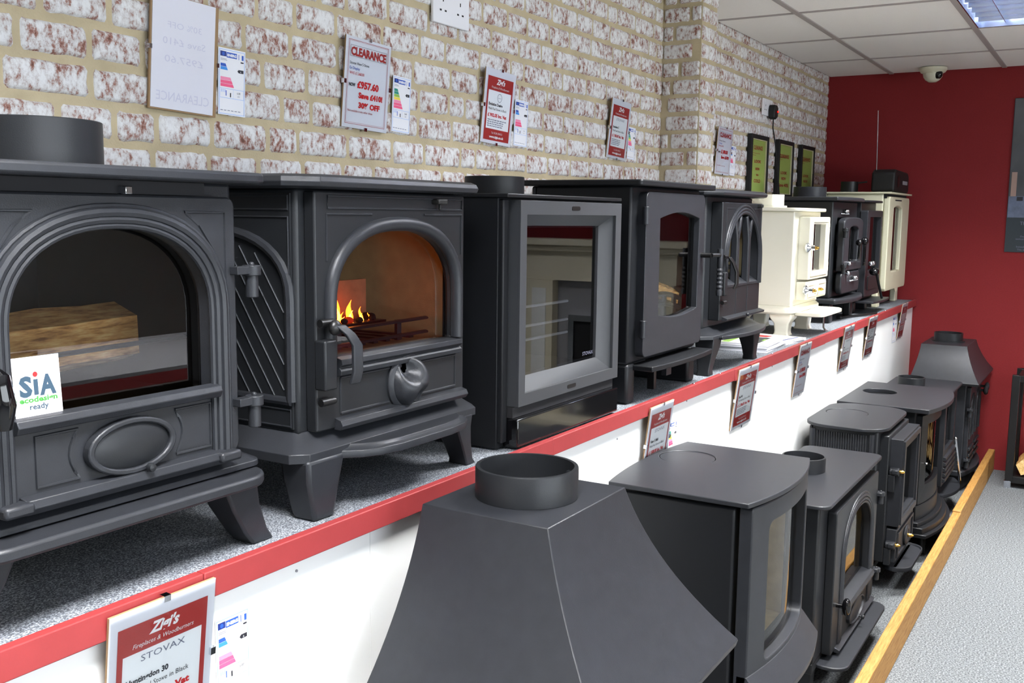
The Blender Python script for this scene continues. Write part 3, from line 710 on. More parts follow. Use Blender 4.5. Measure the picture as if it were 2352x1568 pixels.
for x0, x1 in ((2.896, 2.98), (3.0, 3.088), (3.108, 3.192)):
    MB().prism([(1.03, 1.188), (.998, 1.190), (.998, 1.198), (1.03, 1.218)], x0, x1, 'x').build('lancet_sill', 'iron', d, .001)
for x in (2.990, 3.098): ridge(d, [(x, .9995, 1.105), (x, .9995, 1.185)], 'iron', .0012)
MB().prism([(1.002, 1.092), (.985, 1.094), (.983, 1.100), (1.002, 1.106)], 2.87, 3.235, 'x').build('bottom_moulding', 'iron', d, .0008)
knob(d, 3.05, .992, 1.100, 'iron', .007, .018, 'slider_knob')
for sg in (1, -1):
    c0 = 3.044; ridge(d, [(c0+sg*.165, .9995, 1.32), (c0+sg*.165, .9995, 1.427), (c0+sg*.09, .9995, 1.427)], 'iron', .0015)
MB().box(3.168, 3.186, .985, 1.002, 1.432, 1.442).build('damper_slider', 'rubber_black', d, .002)
mb = MB(); text(mb, 'STOVAX', 3.165, 1.127, .010, 0, 'l', .04, .9992); mb.build('maker_lettering', 'iron', d, fix=False, smooth=0)
MB().box(2.842, 2.868, .985, 1.002, 1.17, 1.24).build('latch_block', I, d, .003)
hp = [(2.858, .978, 1.285), (2.872, .970, 1.268), (2.884, .962, 1.24), (2.886, .962, 1.205), (2.880, .966, 1.19)]
MB().loft([[(x-.009, y, z), (x+.009, y-.002, z), (x+.009, y+.004, z), (x-.009, y+.006, z)] for x, y, z in hp]).build('latch_handle', 'black_satin', d, .0015)
for z in (1.15, 1.285): MB().cyl((2.838, .99, z), .006, .03, 'x', 12).build('hinge_pin', 'black_satin', d)
for z in (1.215, 1.24, 1.265): MB().tube([(2.9, 1.08, z), (3.19, 1.08, z)], .008, 8).build('log_guard', 'iron', s)
log((3.02, 1.16, 1.26), .20, .028, (radians(10), radians(80), 0), 'pale log standing inside the gothic-window stove', 15, True)

# ---- S6: cream enamel stove
s = thing('cream_stove', 'glossy cream enamel stove with brass-tipped knobs and projecting tray', 'stove', (4.1, 1.2, SHZ))
I = 'cream_enamel'
body(s, 3.905, 4.30, 1.085, 1.345, 1.055, 1.425, (3.99, 4.26, 1.16, 1.395), I, .034, 'soot')
MB().prism(rect(3.885, 4.32, 1.055, 1.365, .06, 6), 1.4255, 1.4395, 'z').build('top_plate', I, s, .004)
MB().lathe([(.078, 1.4395), (.078, 1.448), (.066, 1.449), (.066, 1.492), (.060, 1.492), (.060, 1.44)], (4.04, 1.235, 0), 'z', 32, 0, False).build('flue_collar', I, s)
MB().loft([[(u, v, z) for u, v in rect(3.905-e, 4.30+e, 1.085-e, 1.345+e, .035, 5)] for e, z in ((.004, 1.022), (.014, 1.030), (.014, 1.044), (.002, 1.056))]).build('base_moulding', I, s)
for x in (3.955, 4.25):
    for y in (1.125, 1.305): MB().loft([[(x-a, y-a, z), (x+a, y-a, z), (x+a, y+a, z), (x-a, y+a, z)] for a, z in ((.046, 1.024), (.044, 1.008), (.030, .985), (.027, .955), (.028, .945), (.034, SHZ))]).build('leg', I, s, .006, 3)
d = MB().ring(rect(3.975, 4.285, 1.158, 1.405, .005), rect(4.028, 4.228, 1.188, 1.376), 1.040, 1.086).build('upper_door', I, s, .004)
MB().ring(rect(4.004, 4.256, 1.170, 1.394), rect(4.014, 4.246, 1.180, 1.384), 1.036, 1.042).build('door_beading', I, d, .002)
pane(d, rect(4.024, 4.232, 1.184, 1.380), 1.064)
for z in (1.36, 1.20): MB().cyl((4.292, 1.05, z-.018), .008, .016, 'z', 10).cyl((4.292, 1.05, z+.002), .008, .016, 'z', 10).build('hinge', I, d)
def spin(parent, x, y, z):
    k = MB().lathe([(.018, .022), (.020, .014), (.010, .006), (.007, 0)], (x, y, z), 'y', 16).build('knob_base', 'chrome', parent)
    MB().cyl((x, y, z), .010, -.014, 'y', 14).build('knob_collar', 'chrome', k); MB().lathe([(.006, -.014), (.0065, -.022), (.003, -.028)], (x, y, z), 'y', 12).build('knob_tip', 'brass', k)
spin(d, 3.972, 1.03, 1.285)
d = MB().prism(rect(3.972, 4.283, 1.078, 1.150, .005), 1.045, 1.086, 'y').build('lower_door', I, s, .004)
MB().ring(rect(3.992, 4.268, 1.088, 1.141), rect(3.999, 4.261, 1.095, 1.134), 1.041, 1.046).build('door_beading', I, d, .0015)
MB().lathe([(.026, 0), (.026, -.006), (.018, -.009), (.004, -.010)], (4.125, 1.045, 1.114), 'y', 24).build('air_wheel', I, d)
MB().lathe([(.006, -.008), (.007, -.022), (.003, -.030)], (4.125, 1.045, 1.114), 'y', 12).build('wheel_tip', 'brass', d)
spin(d, 3.968, 1.03, 1.118)
mb = MB().loft([[(u, v, z) for u, v in rect(3.945-e, 4.27+e, .965-e, 1.09, .03, 5)] for e, z in ((-.012, 1.014), (0, 1.018), (0, 1.030), (-.006, 1.033), (-.014, 1.027))])
mb.build('ash_tray', I, s)
MB().tube([(4.175, 1.02, 1.015), (4.175, 1.02, .955), (4.168, 1.01, .944), (4.185, 1.01, .940)], .004, 8).build('tray_strut', 'chrome', s)
log((4.13, 1.22, 1.20), .2, .03, (0, 0, .2), 'dark log lying inside the cream stove', 21)

# ---- S7: black stove with chrome ball knobs
s = thing('cast_iron_stove', 'black stove with chrome ball knobs and rounded arched door, behind the cream stove', 'stove', (4.76, 1.24, SHZ))
I = 'iron_dark'
body(s, 4.53, 5.0, 1.09, 1.40, 1.045, 1.476, (4.62, 4.93, 1.17, 1.40), I, .012, 'soot')
MB().prism(bowfront(4.50, 5.03, 1.065, 1.43, .03)[::1], 1.4765, 1.494, 'z').build('top_plate', 'iron', s, .004)
collar(s, (4.83, 1.275), .076, 1.494, 1.545, 'iron')
MB().prism(bowfront(4.50, 5.03, 1.055, 1.40, .04), 1.022, 1.045, 'z').build('base_tray', 'iron', s, .008, 3)
for x in (4.55, 4.94):
    MB().box(x-.028, x+.028, 1.08, 1.115, SHZ, 1.023).build('leg', I, s, .006); MB().box(x-.02, x+.02, 1.33, 1.37, SHZ, 1.023).build('leg', I, s, .006)
op = arch(4.675, 4.855, 1.205, 1.345, 1.365, 12)
d = MB().ring(arch(4.572, 4.945, 1.165, 1.375, 1.405, 16, 3), op, 1.046, 1.078).build('upper_door', 'iron', s, .006, 3)
pane(d, arch(4.67, 4.86, 1.20, 1.345, 1.37, 12), 1.066)
for z in (1.345, 1.185): hinge(d, 4.566, 1.04, z, I, .012, .03, .01)
MB().tube([(4.80, 1.04, 1.285), (4.80, 1.026, 1.28), (4.803, 1.03, 1.215)], .006, 8).ball((4.80, 1.03, 1.29), .015).build('door_handle', 'black_gloss', d)
d = MB().prism(rect(4.575, 4.935, 1.062, 1.16, .03, 5), 1.05, 1.078, 'y').build('lower_door', 'iron', s, .006, 3)
MB().tube([(4.925, 1.036, 1.29), (4.925, 1.03, 1.28), (4.93, 1.03, 1.18)], .007, 8).ball((4.925, 1.032, 1.295), .018).build('latch_handle', 'black_gloss', s)
def airwheel(parent, x, z, y=1.05, n=9):
    for k in range(n): MB().ball((x-.07+.14*k/(n-1), y, z-.012), .0035, n=6).build('air_stud', 'chrome', parent)
    for dx in (-.012, .014): MB().ball((x+dx, y-.006, z), .0105).build('air_ball', 'chrome', parent)
airwheel(s, 4.735, 1.432, 1.085); airwheel(d, 4.79, 1.128, 1.044)
for x, z in ((4.668, 1.198), (4.655, 1.155)): MB().ball((x, 1.04, z), .011).build('stud', 'chrome', s)

# ---- S8: slim black stove with tall window
s = thing('slim_stove', 'slim black stove with tall window and hanging tool lever, next to the last cream stove', 'stove', (5.22, 1.2, SHZ))
body(s, 5.06, 5.40, 1.085, 1.36, 1.0, 1.478, (5.11, 5.375, 1.13, 1.42), I, .010, 'soot')
MB().prism(bowfront(5.045, 5.415, 1.06, 1.38, .03), 1.4785, 1.488, 'z').build('top_plate', I, s, .002)
d = MB().ring(rect(5.055, 5.405, 1.02, 1.440, .01), rect(5.115, 5.375, 1.145, 1.408), 1.05, 1.085).build('door', 'iron', s, .004)
pane(d, rect(5.11, 5.38, 1.14, 1.413), 1.07)
MB().prism(rect(5.12, 5.38, 1.05, 1.118), 1.046, 1.052, 'y').build('lower_panel', I, d, .002)
MB().prism(bowfront(5.04, 5.43, 1.0, 1.09, .015), .990, 1.0, 'z').build('ash_shelf', 'iron', s, .002)
for x in (5.10, 5.36): MB().box(x-.022, x+.022, 1.10, 1.34, SHZ, .991).build('leg', I, s, .004)
h = MB().ball((5.07, 1.01, 1.145), .024, 0, 1.1, 1, .8).build('lever_knob', 'black_gloss', s)
MB().tube([(5.085, 1.0, 1.13), (5.16, .985, 1.012)], .006, 10).build('lever_rod', 'steel_black', h)
for x in (5.03, 5.075): MB().ball((x, 1.02, 1.185), .013).build('stud', 'chrome', s)
log((5.22, 1.19, 1.175), .2, .028, (0, radians(50), .2), 'pale log inside the slim black stove', 31, True)
# ---- S9: last cream stove by the red wall
s = thing('cream_stove', 'matt pale cream stove with tall narrow window at the red wall', 'stove', (5.75, 1.2, SHZ))
I = 'sage_cream'
body(s, 5.475, 6.04, 1.065, 1.365, 1.03, 1.528, (5.58, 5.93, 1.10, 1.49), I, .006, 'soot')
MB().box(5.462, 6.055, 1.025, 1.385, 1.5285, 1.538).build('top_plate', I, s, .002)
MB().box(5.48, 6.03, 1.05, 1.066, 1.505, 1.528).build('vent_recess', 'soot', s)
d = MB().ring(rect(5.48, 6.035, 1.022, 1.515, .02, 5), arch(5.60, 5.84, 1.122, 1.45, 1.466, 10), 1.033, 1.063).build('door', I, s, .006, 3)
pane(d, arch(5.595, 5.845, 1.117, 1.45, 1.471, 10), 1.052)
MB().box(5.62, 5.80, 1.0325, 1.034, 1.494, 1.501).build('vent_slot', 'soot', d)
MB().lathe([(.062, 0), (.058, .006), (.030, .008), (.004, .009)], (5.79, 1.0335, 1.064), 'y', 30).build('air_dish', I, d)
for x0, x1 in ((5.475, 5.545), (5.97, 6.04)):
    MB().box(x0, x1, 1.068, 1.10, SHZ, 1.031).build('leg', I, s, .006); MB().box(x0, x1, 1.32, 1.36, SHZ, 1.031).build('leg', I, s, .006)
MB().box(5.50, 6.02, 1.20, 1.22, SHZ, 1.03).build('under_panel', 'soot', s)
# radio, mug on top
t = thing('radio', 'black portable radio with raised aerial on the last cream stove', 'radio', (5.84, 1.12, 1.538))
MB().prism([(5.64, 1.542), (6.04, 1.542), (6.05, 1.56), (6.045, 1.635), (6.01, 1.655), (5.68, 1.662), (5.645, 1.645), (5.635, 1.56)], 1.045, 1.165, 'y').build('case', 'rubber_black', t, .010, 3)
MB().prism(rect(5.86, 6.0, 1.586, 1.606, .004), 1.0435, 1.045, 'y').build('display', 'grey_board', t)
MB().lathe([(.034, 0), (.034, -.003), (.010, -.004)], (5.73, 1.045, 1.60), 'y', 22).build('speaker', 'black_satin', t)
for x in (5.68, 6.0): MB().box(x-.015, x+.015, 1.06, 1.15, 1.538, 1.544).build('foot', 'rubber_black', t)
MB().tube([(5.66, 1.145, 1.658), (5.655, 1.148, 1.82), (5.65, 1.152, 1.965)], [.0028, .0024, .0018], 8).ball((5.65, 1.152, 1.967), .003).build('aerial', 'chrome', t)
t = thing('pipe_spigot', 'short black flue spigot on the last cream stove beside the radio', 'flue pipe', (5.63, 1.235, 1.538))
MB().lathe([(.045, 1.538), (.045, 1.596), (.041, 1.596), (.041, 1.54)], (5.63, 1.275, 0), 'z', 24, 0, False).build('pipe', 'black_satin', t)
MB().tube([(5.66, 1.24, 1.59), (5.66, 1.19, 1.596), (5.66, 1.12, 1.60)][:2], .004, 8).build('pipe_stub', 'rubber_black', t)
# loose bar and brochures on the shelf
t = thing('iron_bar', 'thin black iron bar lying on the shelf edge near the red wall', 'bar', (4.95, 1.03, SHZ))
MB().tube([(4.76, 1.095, SHZ+.007), (4.95, 1.03, SHZ+.0075), (5.05, .985, SHZ+.0115)], .006, 10).build('rod', 'black_satin', t)
MB().box(4.755, 4.775, 1.085, 1.105, SHZ, SHZ+.014).build('bar_end', 'black_satin', t, .003)
# brochures lying under the cream stove
def brochure(x, y, z, w, d, h, rz, label, pic):
    t = thing('brochure', label, 'brochure', (x, y, z), 'brochures on the shelf', local=True, rot=(0, 0, rz))
    MB().box(-w/2, w/2, -d/2, d/2, .0006, h-.0006).build('pages', 'paper_grey', t)
    MB().box(-w/2-.001, w/2+.001, -d/2-.001, d/2+.001, h-.0006, h).box(-w/2-.001, w/2+.001, -d/2-.001, d/2+.001, 0, .0006).build('cover', 'paper', t)
    mb = MB(); q = h+.0003
    if pic == 1:
        mb.quad(-w/2+.01, w/2-.01, -d/2+.04, -.02, q, 0, 'z').quad(-w*.3, -w*.05, -d/2+.055, -.06, q+.0003, 1, 'z').quad(-w*.02, w*.2, -d/2+.05, -.08, q+.0003, 2, 'z').quad(-w/2+.01, w/2-.01, .02, .05, q, 2, 'z')
    elif pic == 2:
        mb.quad(-w/2+.012, w/2-.05, .0, d/2-.02, q, 3, 'z').quad(-w*.25, w*.05, .03, d/2-.04, q+.0003, 1, 'z').quad(-w/2+.012, w/2-.012, -d/2+.02, -d/2+.03, q, 4, 'z')
    else: mb.quad(-w/2+.01, w/2-.01, -d/2+.01, -d/2+.016, q, 4, 'z')
    mb.build('print', ['poster_slate', 'fire_brick', 'ink_green', 'ink_red', 'ink_navy'], t, fix=False, smooth=0)
zz = SHZ
for k, (dx, dy, h, rz, pic, lb) in enumerate((
    (0, 0, .008, .06, 0, 'bottom brochure of the pile beneath the gothic stove tray'),
    (.006, -.004, .007, .03, 0, 'second brochure from the bottom of the pile beneath the gothic stove tray'),
    (-.004, .002, .007, .08, 0, 'third brochure up in the pile beneath the gothic stove tray'),
    (.004, -.003, .006, .05, 1, 'top brochure of the pile with dark fireplace picture'))):
    brochure(3.50+dx, 1.145+dy, zz, .22, .24, h, rz, lb, pic); zz += h
zz = SHZ
for k, (dx, h, rz, lb) in enumerate(((0, .006, -.10, 'lower white brochure lying by the shelf edge near the cream stove leg'), (-.01, .006, -.16, 'upper white brochure with small orange fire picture near the cream stove leg'))):
    brochure(3.765+dx, 1.125, zz, .20, .22, h, rz, lb, 2 if k else 0); zz += h

# ================================================================== lower row (on the floor)
def dens(loop, step=.03):
    o = []
    for i in range(len(loop)):
        a, b = loop[i], loop[(i+1) % len(loop)]; n = max(1, int(math.hypot(b[0]-a[0], b[1]-a[1])/step))
        o += [(a[0]+(b[0]-a[0])*k/n, a[1]+(b[1]-a[1])*k/n) for k in range(n)]
    return o
def bow(mb, xc, hw, d):
    mb.v = [(x, y-d*(1-((x-xc)/hw)**2), z) for x, y, z in mb.v]; return mb
def bowpane(parent, x0, x1, z0, z1, y, xc, hw, d, m='stove_glass', n=10):
    mb = MB()
    vs = [(x0+(x1-x0)*k/n, y, z) for k in range(n+1) for z in (z0, z1)]
    mb.add(vs, [(2*k, 2*k+2, 2*k+3, 2*k+1) for k in range(n)]); bow(mb, xc, hw, d)
    return mb.build('glass_pane', m, parent, fix=False)
def hood(root, top, bot, z1, z0, m):
    loops = []
    for k in range(15):
        t = k/14; g = .50*t+.50*t*t
        loops.append([(top[i][0]+(bot[i][0]-top[i][0])*g, top[i][1]+(bot[i][1]-top[i][1])*g, z1+(z0-z1)*t) for i in range(4)])
    loops.append([(x*.985+sum(q[0] for q in bot)/4*.015, y*.985+sum(q[1] for q in bot)/4*.015, z0-.012) for x, y in bot])
    return MB().loft(loops).build('canopy', m, root, .0015)

# ---- L1 hooded stove in the foreground
s = thing('hooded_stove', 'large foreground stove with flared grey canopy and open round flue collar', 'stove', (1.37, .75, 0))
I = 'iron'
hood(s, [(1.237, .681), (1.503, .681), (1.503, .907), (1.237, .907)], [(1.118, .515), (1.628, .515), (1.628, .935), (1.118, .935)], .95, .675, I)
MB().lathe([(.084, .9505), (.084, .998), (.083, 1.0), (.077, 1.0), (.077, .952), (.01, .952)], (1.37, .795, 0), 'z', 48, 0, False).build('flue_collar', 'iron_dark', s)
MB().box(1.425, 1.445, .745, .752, .955, .985).build('collar_tab', 'iron', s)
body(s, 1.165, 1.575, .585, .915, .16, .664, (1.24, 1.50, .28, .57), 'iron_dark', .006, 'vermiculite')
d = MB().ring(rect(1.19, 1.55, .21, .63, .006), arch(1.25, 1.49, .30, .46, .56), .565, .586).build('door', I, s, .003)
pane(d, arch(1.245, 1.495, .295, .46, .565), .58)
MB().tube(arch_path(1.24, 1.50, .30, .46, .57, .564), .008, 8).build('arch_moulding', I, d)
MB().prism(rect(1.26, 1.48, .225, .28), .556, .566, 'y').build('air_panel', I, d, .003)
knob(d, 1.53, .562, .42, 'iron_dark', .014, .035)
for z in (.54, .34): hinge(d, 1.186, .56, z, I)
MB().prism(bowfront(1.15, 1.59, .57, .93, .03), .13, .16, 'z').build('base_tray', I, s, .004)
for x in (1.19, 1.55):
    for y in (.61, .89): leg(s, [(x, .026, y, .024, .132), (x, .022, y, .022, .06), (x, .025, y, .024, 0)], I)

# ---- L2 tall bow-fronted stove
s = thing('bow_front_stove', 'tall charcoal stove with curved front, tall window and round lid cut in top', 'stove', (2.27, .8, 0))
xc, hw = 2.267, .245
tp = dens(bowfront(2.022, 2.512, .630, .958, .035, 16))
tp = [(x, y+(.022*(1-((x-xc)/hw)**2) if y > .95 else 0)) for x, y in tp]
tp_in = ellipse(2.345, .893, .071, .071, 40)
MB().ring(tp, tp_in, .789, .800, 'z').build('top_plate', 'iron', s, .002)
MB().cyl((2.345, .893, .7895), .0688, .0090, 'z', 40).build('flue_blank', 'iron', s)
mb = MB().ring(dens(rect(2.04, 2.495, .05, .779)), rect(2.10, 2.46, .40, .74), .665, .95)
bow(mb, xc, hw, .0); mb.box(2.04, 2.495, .938, .95, .05, .779).build('body', 'steel_black', s, .008)
L = MB().quad(2.102, 2.458, .402, .738, .93).quad(2.102, 2.458, .67, .93, .402, 0, 'z').quad(2.102, 2.458, .67, .93, .738, 0, 'z').quad(.67, .93, .402, .738, 2.102, 0, 'x').quad(.67, .93, .402, .738, 2.458, 0, 'x')
L.build('firebox_lining', 'vermiculite', s, fix=False, smooth=0)
mb = MB().ring(dens(rect(2.045, 2.508, .325, .784, .008)), dens(rect(2.125, 2.462, .415, .736, .022)), .632, .662)
d = bow(mb, xc, hw, .030).build('door', 'iron', s, .003)
bowpane(d, 2.12, 2.467, .41, .741, .655, xc, hw, .030)
mb = MB().loft([[(2.045+.463*k/16, y, z) for y, z in ((.632, .326), (.590, .335), (.588, .352), (.632, .405), (.656, .405), (.656, .326))] for k in range(17)])
bow(mb, xc, hw, .030).build('door_sill', 'iron', d, .002)
mb = MB().loft([[(2.05+.46*k/16, y, z) for y, z in ((.635, .05), (.635, .285), (.665, .285), (.665, .05))] for k in range(17)])
bow(mb, xc, hw, .022).build('lower_panel', 'iron', s, .003)
MB().prism(dens(bowfront(2.035, 2.505, .625, .95, .03)), .30, .318, 'z').build('shelf_plate', 'iron', s, .003)
MB().prism(dens(bowfront(2.03, 2.51, .62, .955, .03)), 0, .05, 'z').build('base', 'iron_dark', s, .004)

# ---- L3 wide stove with arched door, flue collar and door knob
s = thing('wide_stove', 'wide low stove with open top flue collar, arched window and oval knob handle', 'stove', (3.15, .78, 0))
body(s, 2.805, 3.512, .668, .885, .12, .588, (3.0, 3.40, .20, .52), 'iron_dark', .020, 'vermiculite')
o = dens(bowfront(2.782, 3.53, .648, .905, .012, 16))
MB().prism(rect(2.78, 3.535, .638, .905, .035, 6), .5885, .600, 'z').build('top_plate', 'iron', s, .003)
MB().lathe([(.068, .6005), (.068, .645), (.067, .646), (.063, .646), (.063, .602), (.005, .602)], (3.172, .815, 0), 'z', 40, 0, False).build('flue_collar', 'iron_dark', s)
d = MB().ring(rect(2.90, 3.48, .118, .555, .008), arch(3.015, 3.385, .235, .37, .505, 24, 2.2), .640, .668).build('door', 'iron_dark', s, .003)
pane(d, arch(3.01, 3.39, .23, .37, .51, 24, 2.2), .660)
for e, r in ((.003, .005), (.013, .006), (.024, .006), (.033, .004)): MB().tube(arch_path(3.015-e, 3.385+e, .13, .37, .505+e, .639, 26, 2.2), r, 8).build('arch_moulding', 'iron', d)
MB().prism([(.64, .212), (.622, .216), (.620, .226), (.625, .236), (.668, .245)], 3.0, 3.40, 'x').build('window_ledge', 'iron', d, .001)
MB().loft([[(3.20+.105*q*cos(2*pi*k/28), y, .165+.036*q*sin(2*pi*k/28)) for k in range(28)] for q, y in ((1, .640), (1, .630), (.9, .628), (.86, .634), (.5, .630))]).build('air_oval', 'iron', d)
knob(d, 3.23, .632, .13, 'iron_dark', .008, .02, 'slider_knob')
MB().prism([(.642, .112), (.628, .112), (.624, .120), (.642, .128)], 2.95, 3.45, 'x').build('bottom_moulding', 'iron', d, .001)
h = MB().cyl((2.945, .640, .262), .007, -.022, 'y', 12).build('knob_stem', 'black_gloss', d)
MB().ball((2.945, .610, .262), .018, 0, .8, .75, 1.5, 18).build('door_knob', 'black_gloss', h)
for z in (.468, .20): hinge(d, 3.492, .632, z, 'iron', .012, .03, .02)
MB().prism(rect(2.86, 3.47, .585, .70, .05, 6), .090, .102, 'z').build('ash_shelf', 'iron', s, .003)
MB().box(2.81, 3.51, .67, .885, .088, .12).build('base', 'iron_dark', s, .004)
for x in (2.86, 3.46):
    for y in (.70, .86): leg(s, [(x, .03, y, .022, .09), (x, .022, y, .02, .03), (x, .028, y, .022, 0)], 'iron_dark')
log((3.2, .80, .26), .28, .03, (0, 0, .1), 'log inside the wide stove with flue collar', 41)

# ---- L4 rounded-top stove with reeded sides and brass-tipped knobs
s = thing('reeded_stove', 'grey stove with rounded top plate, reeded side and brass-tipped knobs', 'stove', (3.98, .82, 0))
tp = rect(3.725, 4.24, .672, .974, .10, 8)
MB().ring(tp, ellipse(4.02, .872, .080, .080, 40), .628, .640, 'z').build('top_plate', 'iron', s, .002)
MB().cyl((4.02, .872, .628), .0780, .0105, 'z', 40).build('flue_blank', 'iron', s)
body(s, 3.755, 4.215, .70, .95, .12, .628, (3.86, 4.14, .28, .57), 'iron_dark', .03, 'soot')
for k in range(21): MB().cyl((3.7545, .742+k*.0088, .30), .0036, .312, 'z', 8).build('reed', 'iron', s)
for y in (.722, .935): MB().cyl((3.756, y, .14), .010, .478, 'z', 12).build('corner_column', 'iron', s)
MB().box(3.80, 4.19, .668, .702, .13, .61).build('front_plate', 'iron_dark', s, .004)
d = MB().ring(rect(3.835, 4.18, .262, .594, .003), rect(3.885, 4.135, .305, .552), .625, .668).build('upper_door', 'iron', s, .003)
MB().ring(rect(3.843, 4.172, .270, .586), rect(3.868, 4.152, .292, .566), .618, .626).build('door_beading', 'iron', d, .002)
pane(d, rect(3.88, 4.14, .30, .557), .645)
d2 = MB().prism(rect(3.835, 4.18, .125, .252, .003), .630, .668, 'y').build('lower_door', 'iron', s, .003)
MB().ring(rect(3.85, 4.165, .14, .238), rect(3.862, 4.153, .15, .228), .624, .631).build('door_beading', 'iron', d2, .0015)
MB().lathe([(.040, 0), (.040, -.006), (.034, -.010), (.026, -.010), (.022, -.007), (.010, -.009)], (4.02, .628, .185), 'y', 28).build('air_wheel', 'iron', d2)
MB().lathe([(.007, -.006), (.008, -.022), (.003, -.030)], (4.02, .628, .185), 'y', 12).build('wheel_tip', 'brass', d2)
for z, p in ((.475, d), (.195, d2)):
    k = MB().cyl((3.822, .665, z), .016, -.034, 'y', 16).box(3.800, 3.845, .633, .655, z-.006, z+.010).build('latch', 'iron', p, .003)
    MB().cyl((3.845, .638, z), .008, .010, 'x', 12).build('latch_collar', 'chrome', k)
    MB().lathe([(.006, 0), (.007, -.014), (.003, -.022)], (3.832, .636, z), 'y', 12).build('latch_tip', 'brass', k)
    MB().box(3.808, 3.832, .645, .668, z-.075, z-.012).build('latch_keep', 'iron_dark', k, .002)
tr = rect(3.845, 4.195, .580, .69, .06, 6)
MB().loft([[(u*k+4.02*(1-k), v*k+.64*(1-k), z) for u, v in tr] for k, z in ((1, .088), (1.01, .094), (1, .102), (.94, .103), (.91, .097))]).build('ash_tray', 'iron', s)
MB().box(3.76, 4.21, .70, .945, .09, .12).build('base', 'iron_dark', s, .006)
for x in (3.80, 4.17):
    for y in (.73, .92): leg(s, [(x, .028, y, .024, .092), (x, .020, y, .02, .03), (x, .026, y, .022, 0)], 'iron_dark')

# ---- L5 stove with open hole in its flat top
s = thing('bow_front_stove', 'black floor stove with open round hole in flat top and pedestal base', 'stove', (4.55, .8, 0))
xc, hw = 4.555, .30
tp = dens(bowfront(4.255, 4.86, .605, .968, .045, 16))
MB().ring(tp, ellipse(4.60, .862, .072, .072, 36), .622, .640, 'z').build('top_plate', 'iron', s, .002)
MB().lathe([(.074, .622), (.074, .60), (.004, .60)], (4.60, .862, 0), 'z', 30, 0, False).build('flue_well', 'soot', s)
mb = MB().ring(dens(rect(4.285, 4.83, .16, .622)), rect(4.36, 4.76, .25, .58), .66, .95); mb.box(4.285, 4.83, .938, .95, .16, .622).build('body', 'steel_black', s, .012)
L = MB().quad(4.362, 4.758, .252, .578, .93).quad(.67, .93, .252, .578, 4.758, 0, 'x').quad(.67, .93, .252, .578, 4.362, 0, 'x').quad(4.362, 4.758, .67, .93, .252, 0, 'z').quad(4.362, 4.758, .67, .93, .578, 0, 'z')
L.build('firebox_lining', 'soot', s, fix=False, smooth=0)
mb = MB().ring(dens(rect(4.325, 4.80, .225, .600, .005)), dens(rect(4.385, 4.735, .30, .56)), .640, .664)
d = bow(mb, xc, .24, .035).build('door', 'steel_black', s, .003)
bowpane(d, 4.38, 4.74, .295, .565, .657, xc, .24, .035, 'dark_glass')
knob(d, 4.345, .635, .40, 'chrome', .006, .025, 'door_stud')
for zt, zb, e in ((.222, .160, .0),):
    mb = MB().loft([[(4.31+.49*k/16, y, z) for y, z in ((.640, zb), (.640, zt), (.668, zt), (.668, zb))] for k in range(17)])
    bow(mb, xc, .245, .04).build('lower_panel', 'steel_black', s, .002)
for e, z0, z1 in ((.0, .140, .160), (.02, .115, .141), (.035, .100, .116)):
    MB().prism(dens(bowfront(4.285-e*.3, 4.83+e*.3, .625-e, .95, .045, 16)), z0, z1, 'z').build('base_step', 'steel_black', s, .003)
MB().box(4.34, 4.78, .68, .93, 0, .101).build('pedestal', 'soot', s)
for x in (4.40, 4.70): MB().cyl((x, .62, 0), .014, .1, 'z', 12).build('foot', 'black_satin', s)

# ---- L6 stove with flue collar, glass panel and propped poker
s = thing('cast_iron_stove', 'grey floor stove with small flue collar, ribbed lower front and curved tray', 'stove', (5.15, .8, 0))
MB().prism(rect(4.925, 5.385, .615, .93, .035, 6), .586, .600, 'z').build('top_plate', 'iron', s, .004)
collar(s, (5.09, .812), .062, .6005, .645, 'iron_dark', .005)
body(s, 4.945, 5.365, .66, .915, .13, .586, (5.02, 5.30, .30, .54), 'iron', .012, 'soot')
d = MB().ring(rect(4.975, 5.345, .15, .57, .005), rect(5.02, 5.30, .315, .535), .635, .66).build('door', 'iron', s, .003)
pane(d, rect(5.015, 5.305, .31, .54), .65)
for k in range(5): MB().prism([(.636, .165+.026*k), (.622, .170+.026*k), (.622, .182+.026*k), (.636, .188+.026*k)], 5.0, 5.32, 'x').build('rib', 'iron', d, .001)
MB().loft([[(u*k+5.155*(1-k), v*k+.66*(1-k), z) for u, v in bowfront(4.96, 5.35, .625, .69, .05)] for k, z in ((1, .10), (1.01, .108), (1, .116), (.92, .112))]).build('ash_tray', 'iron', s)
MB().box(4.95, 5.36, .665, .91, .10, .13).build('base', 'iron', s, .004)
for x in (4.985, 5.325):
    for y in (.69, .89): leg(s, [(x, .025, y, .022, .102), (x, .02, y, .02, .03), (x, .024, y, .022, 0)], 'iron')
t = thing('chrome_poker', 'bright chrome rod standing upright on the tray of a floor stove', 'poker', (5.26, .60, .116))
MB().tube([(5.262, .585, .113), (5.225, .60, .25), (5.20, .612, .345)], .0065, 10).ball((5.20, .612, .346), .008).build('rod', 'chrome', t)

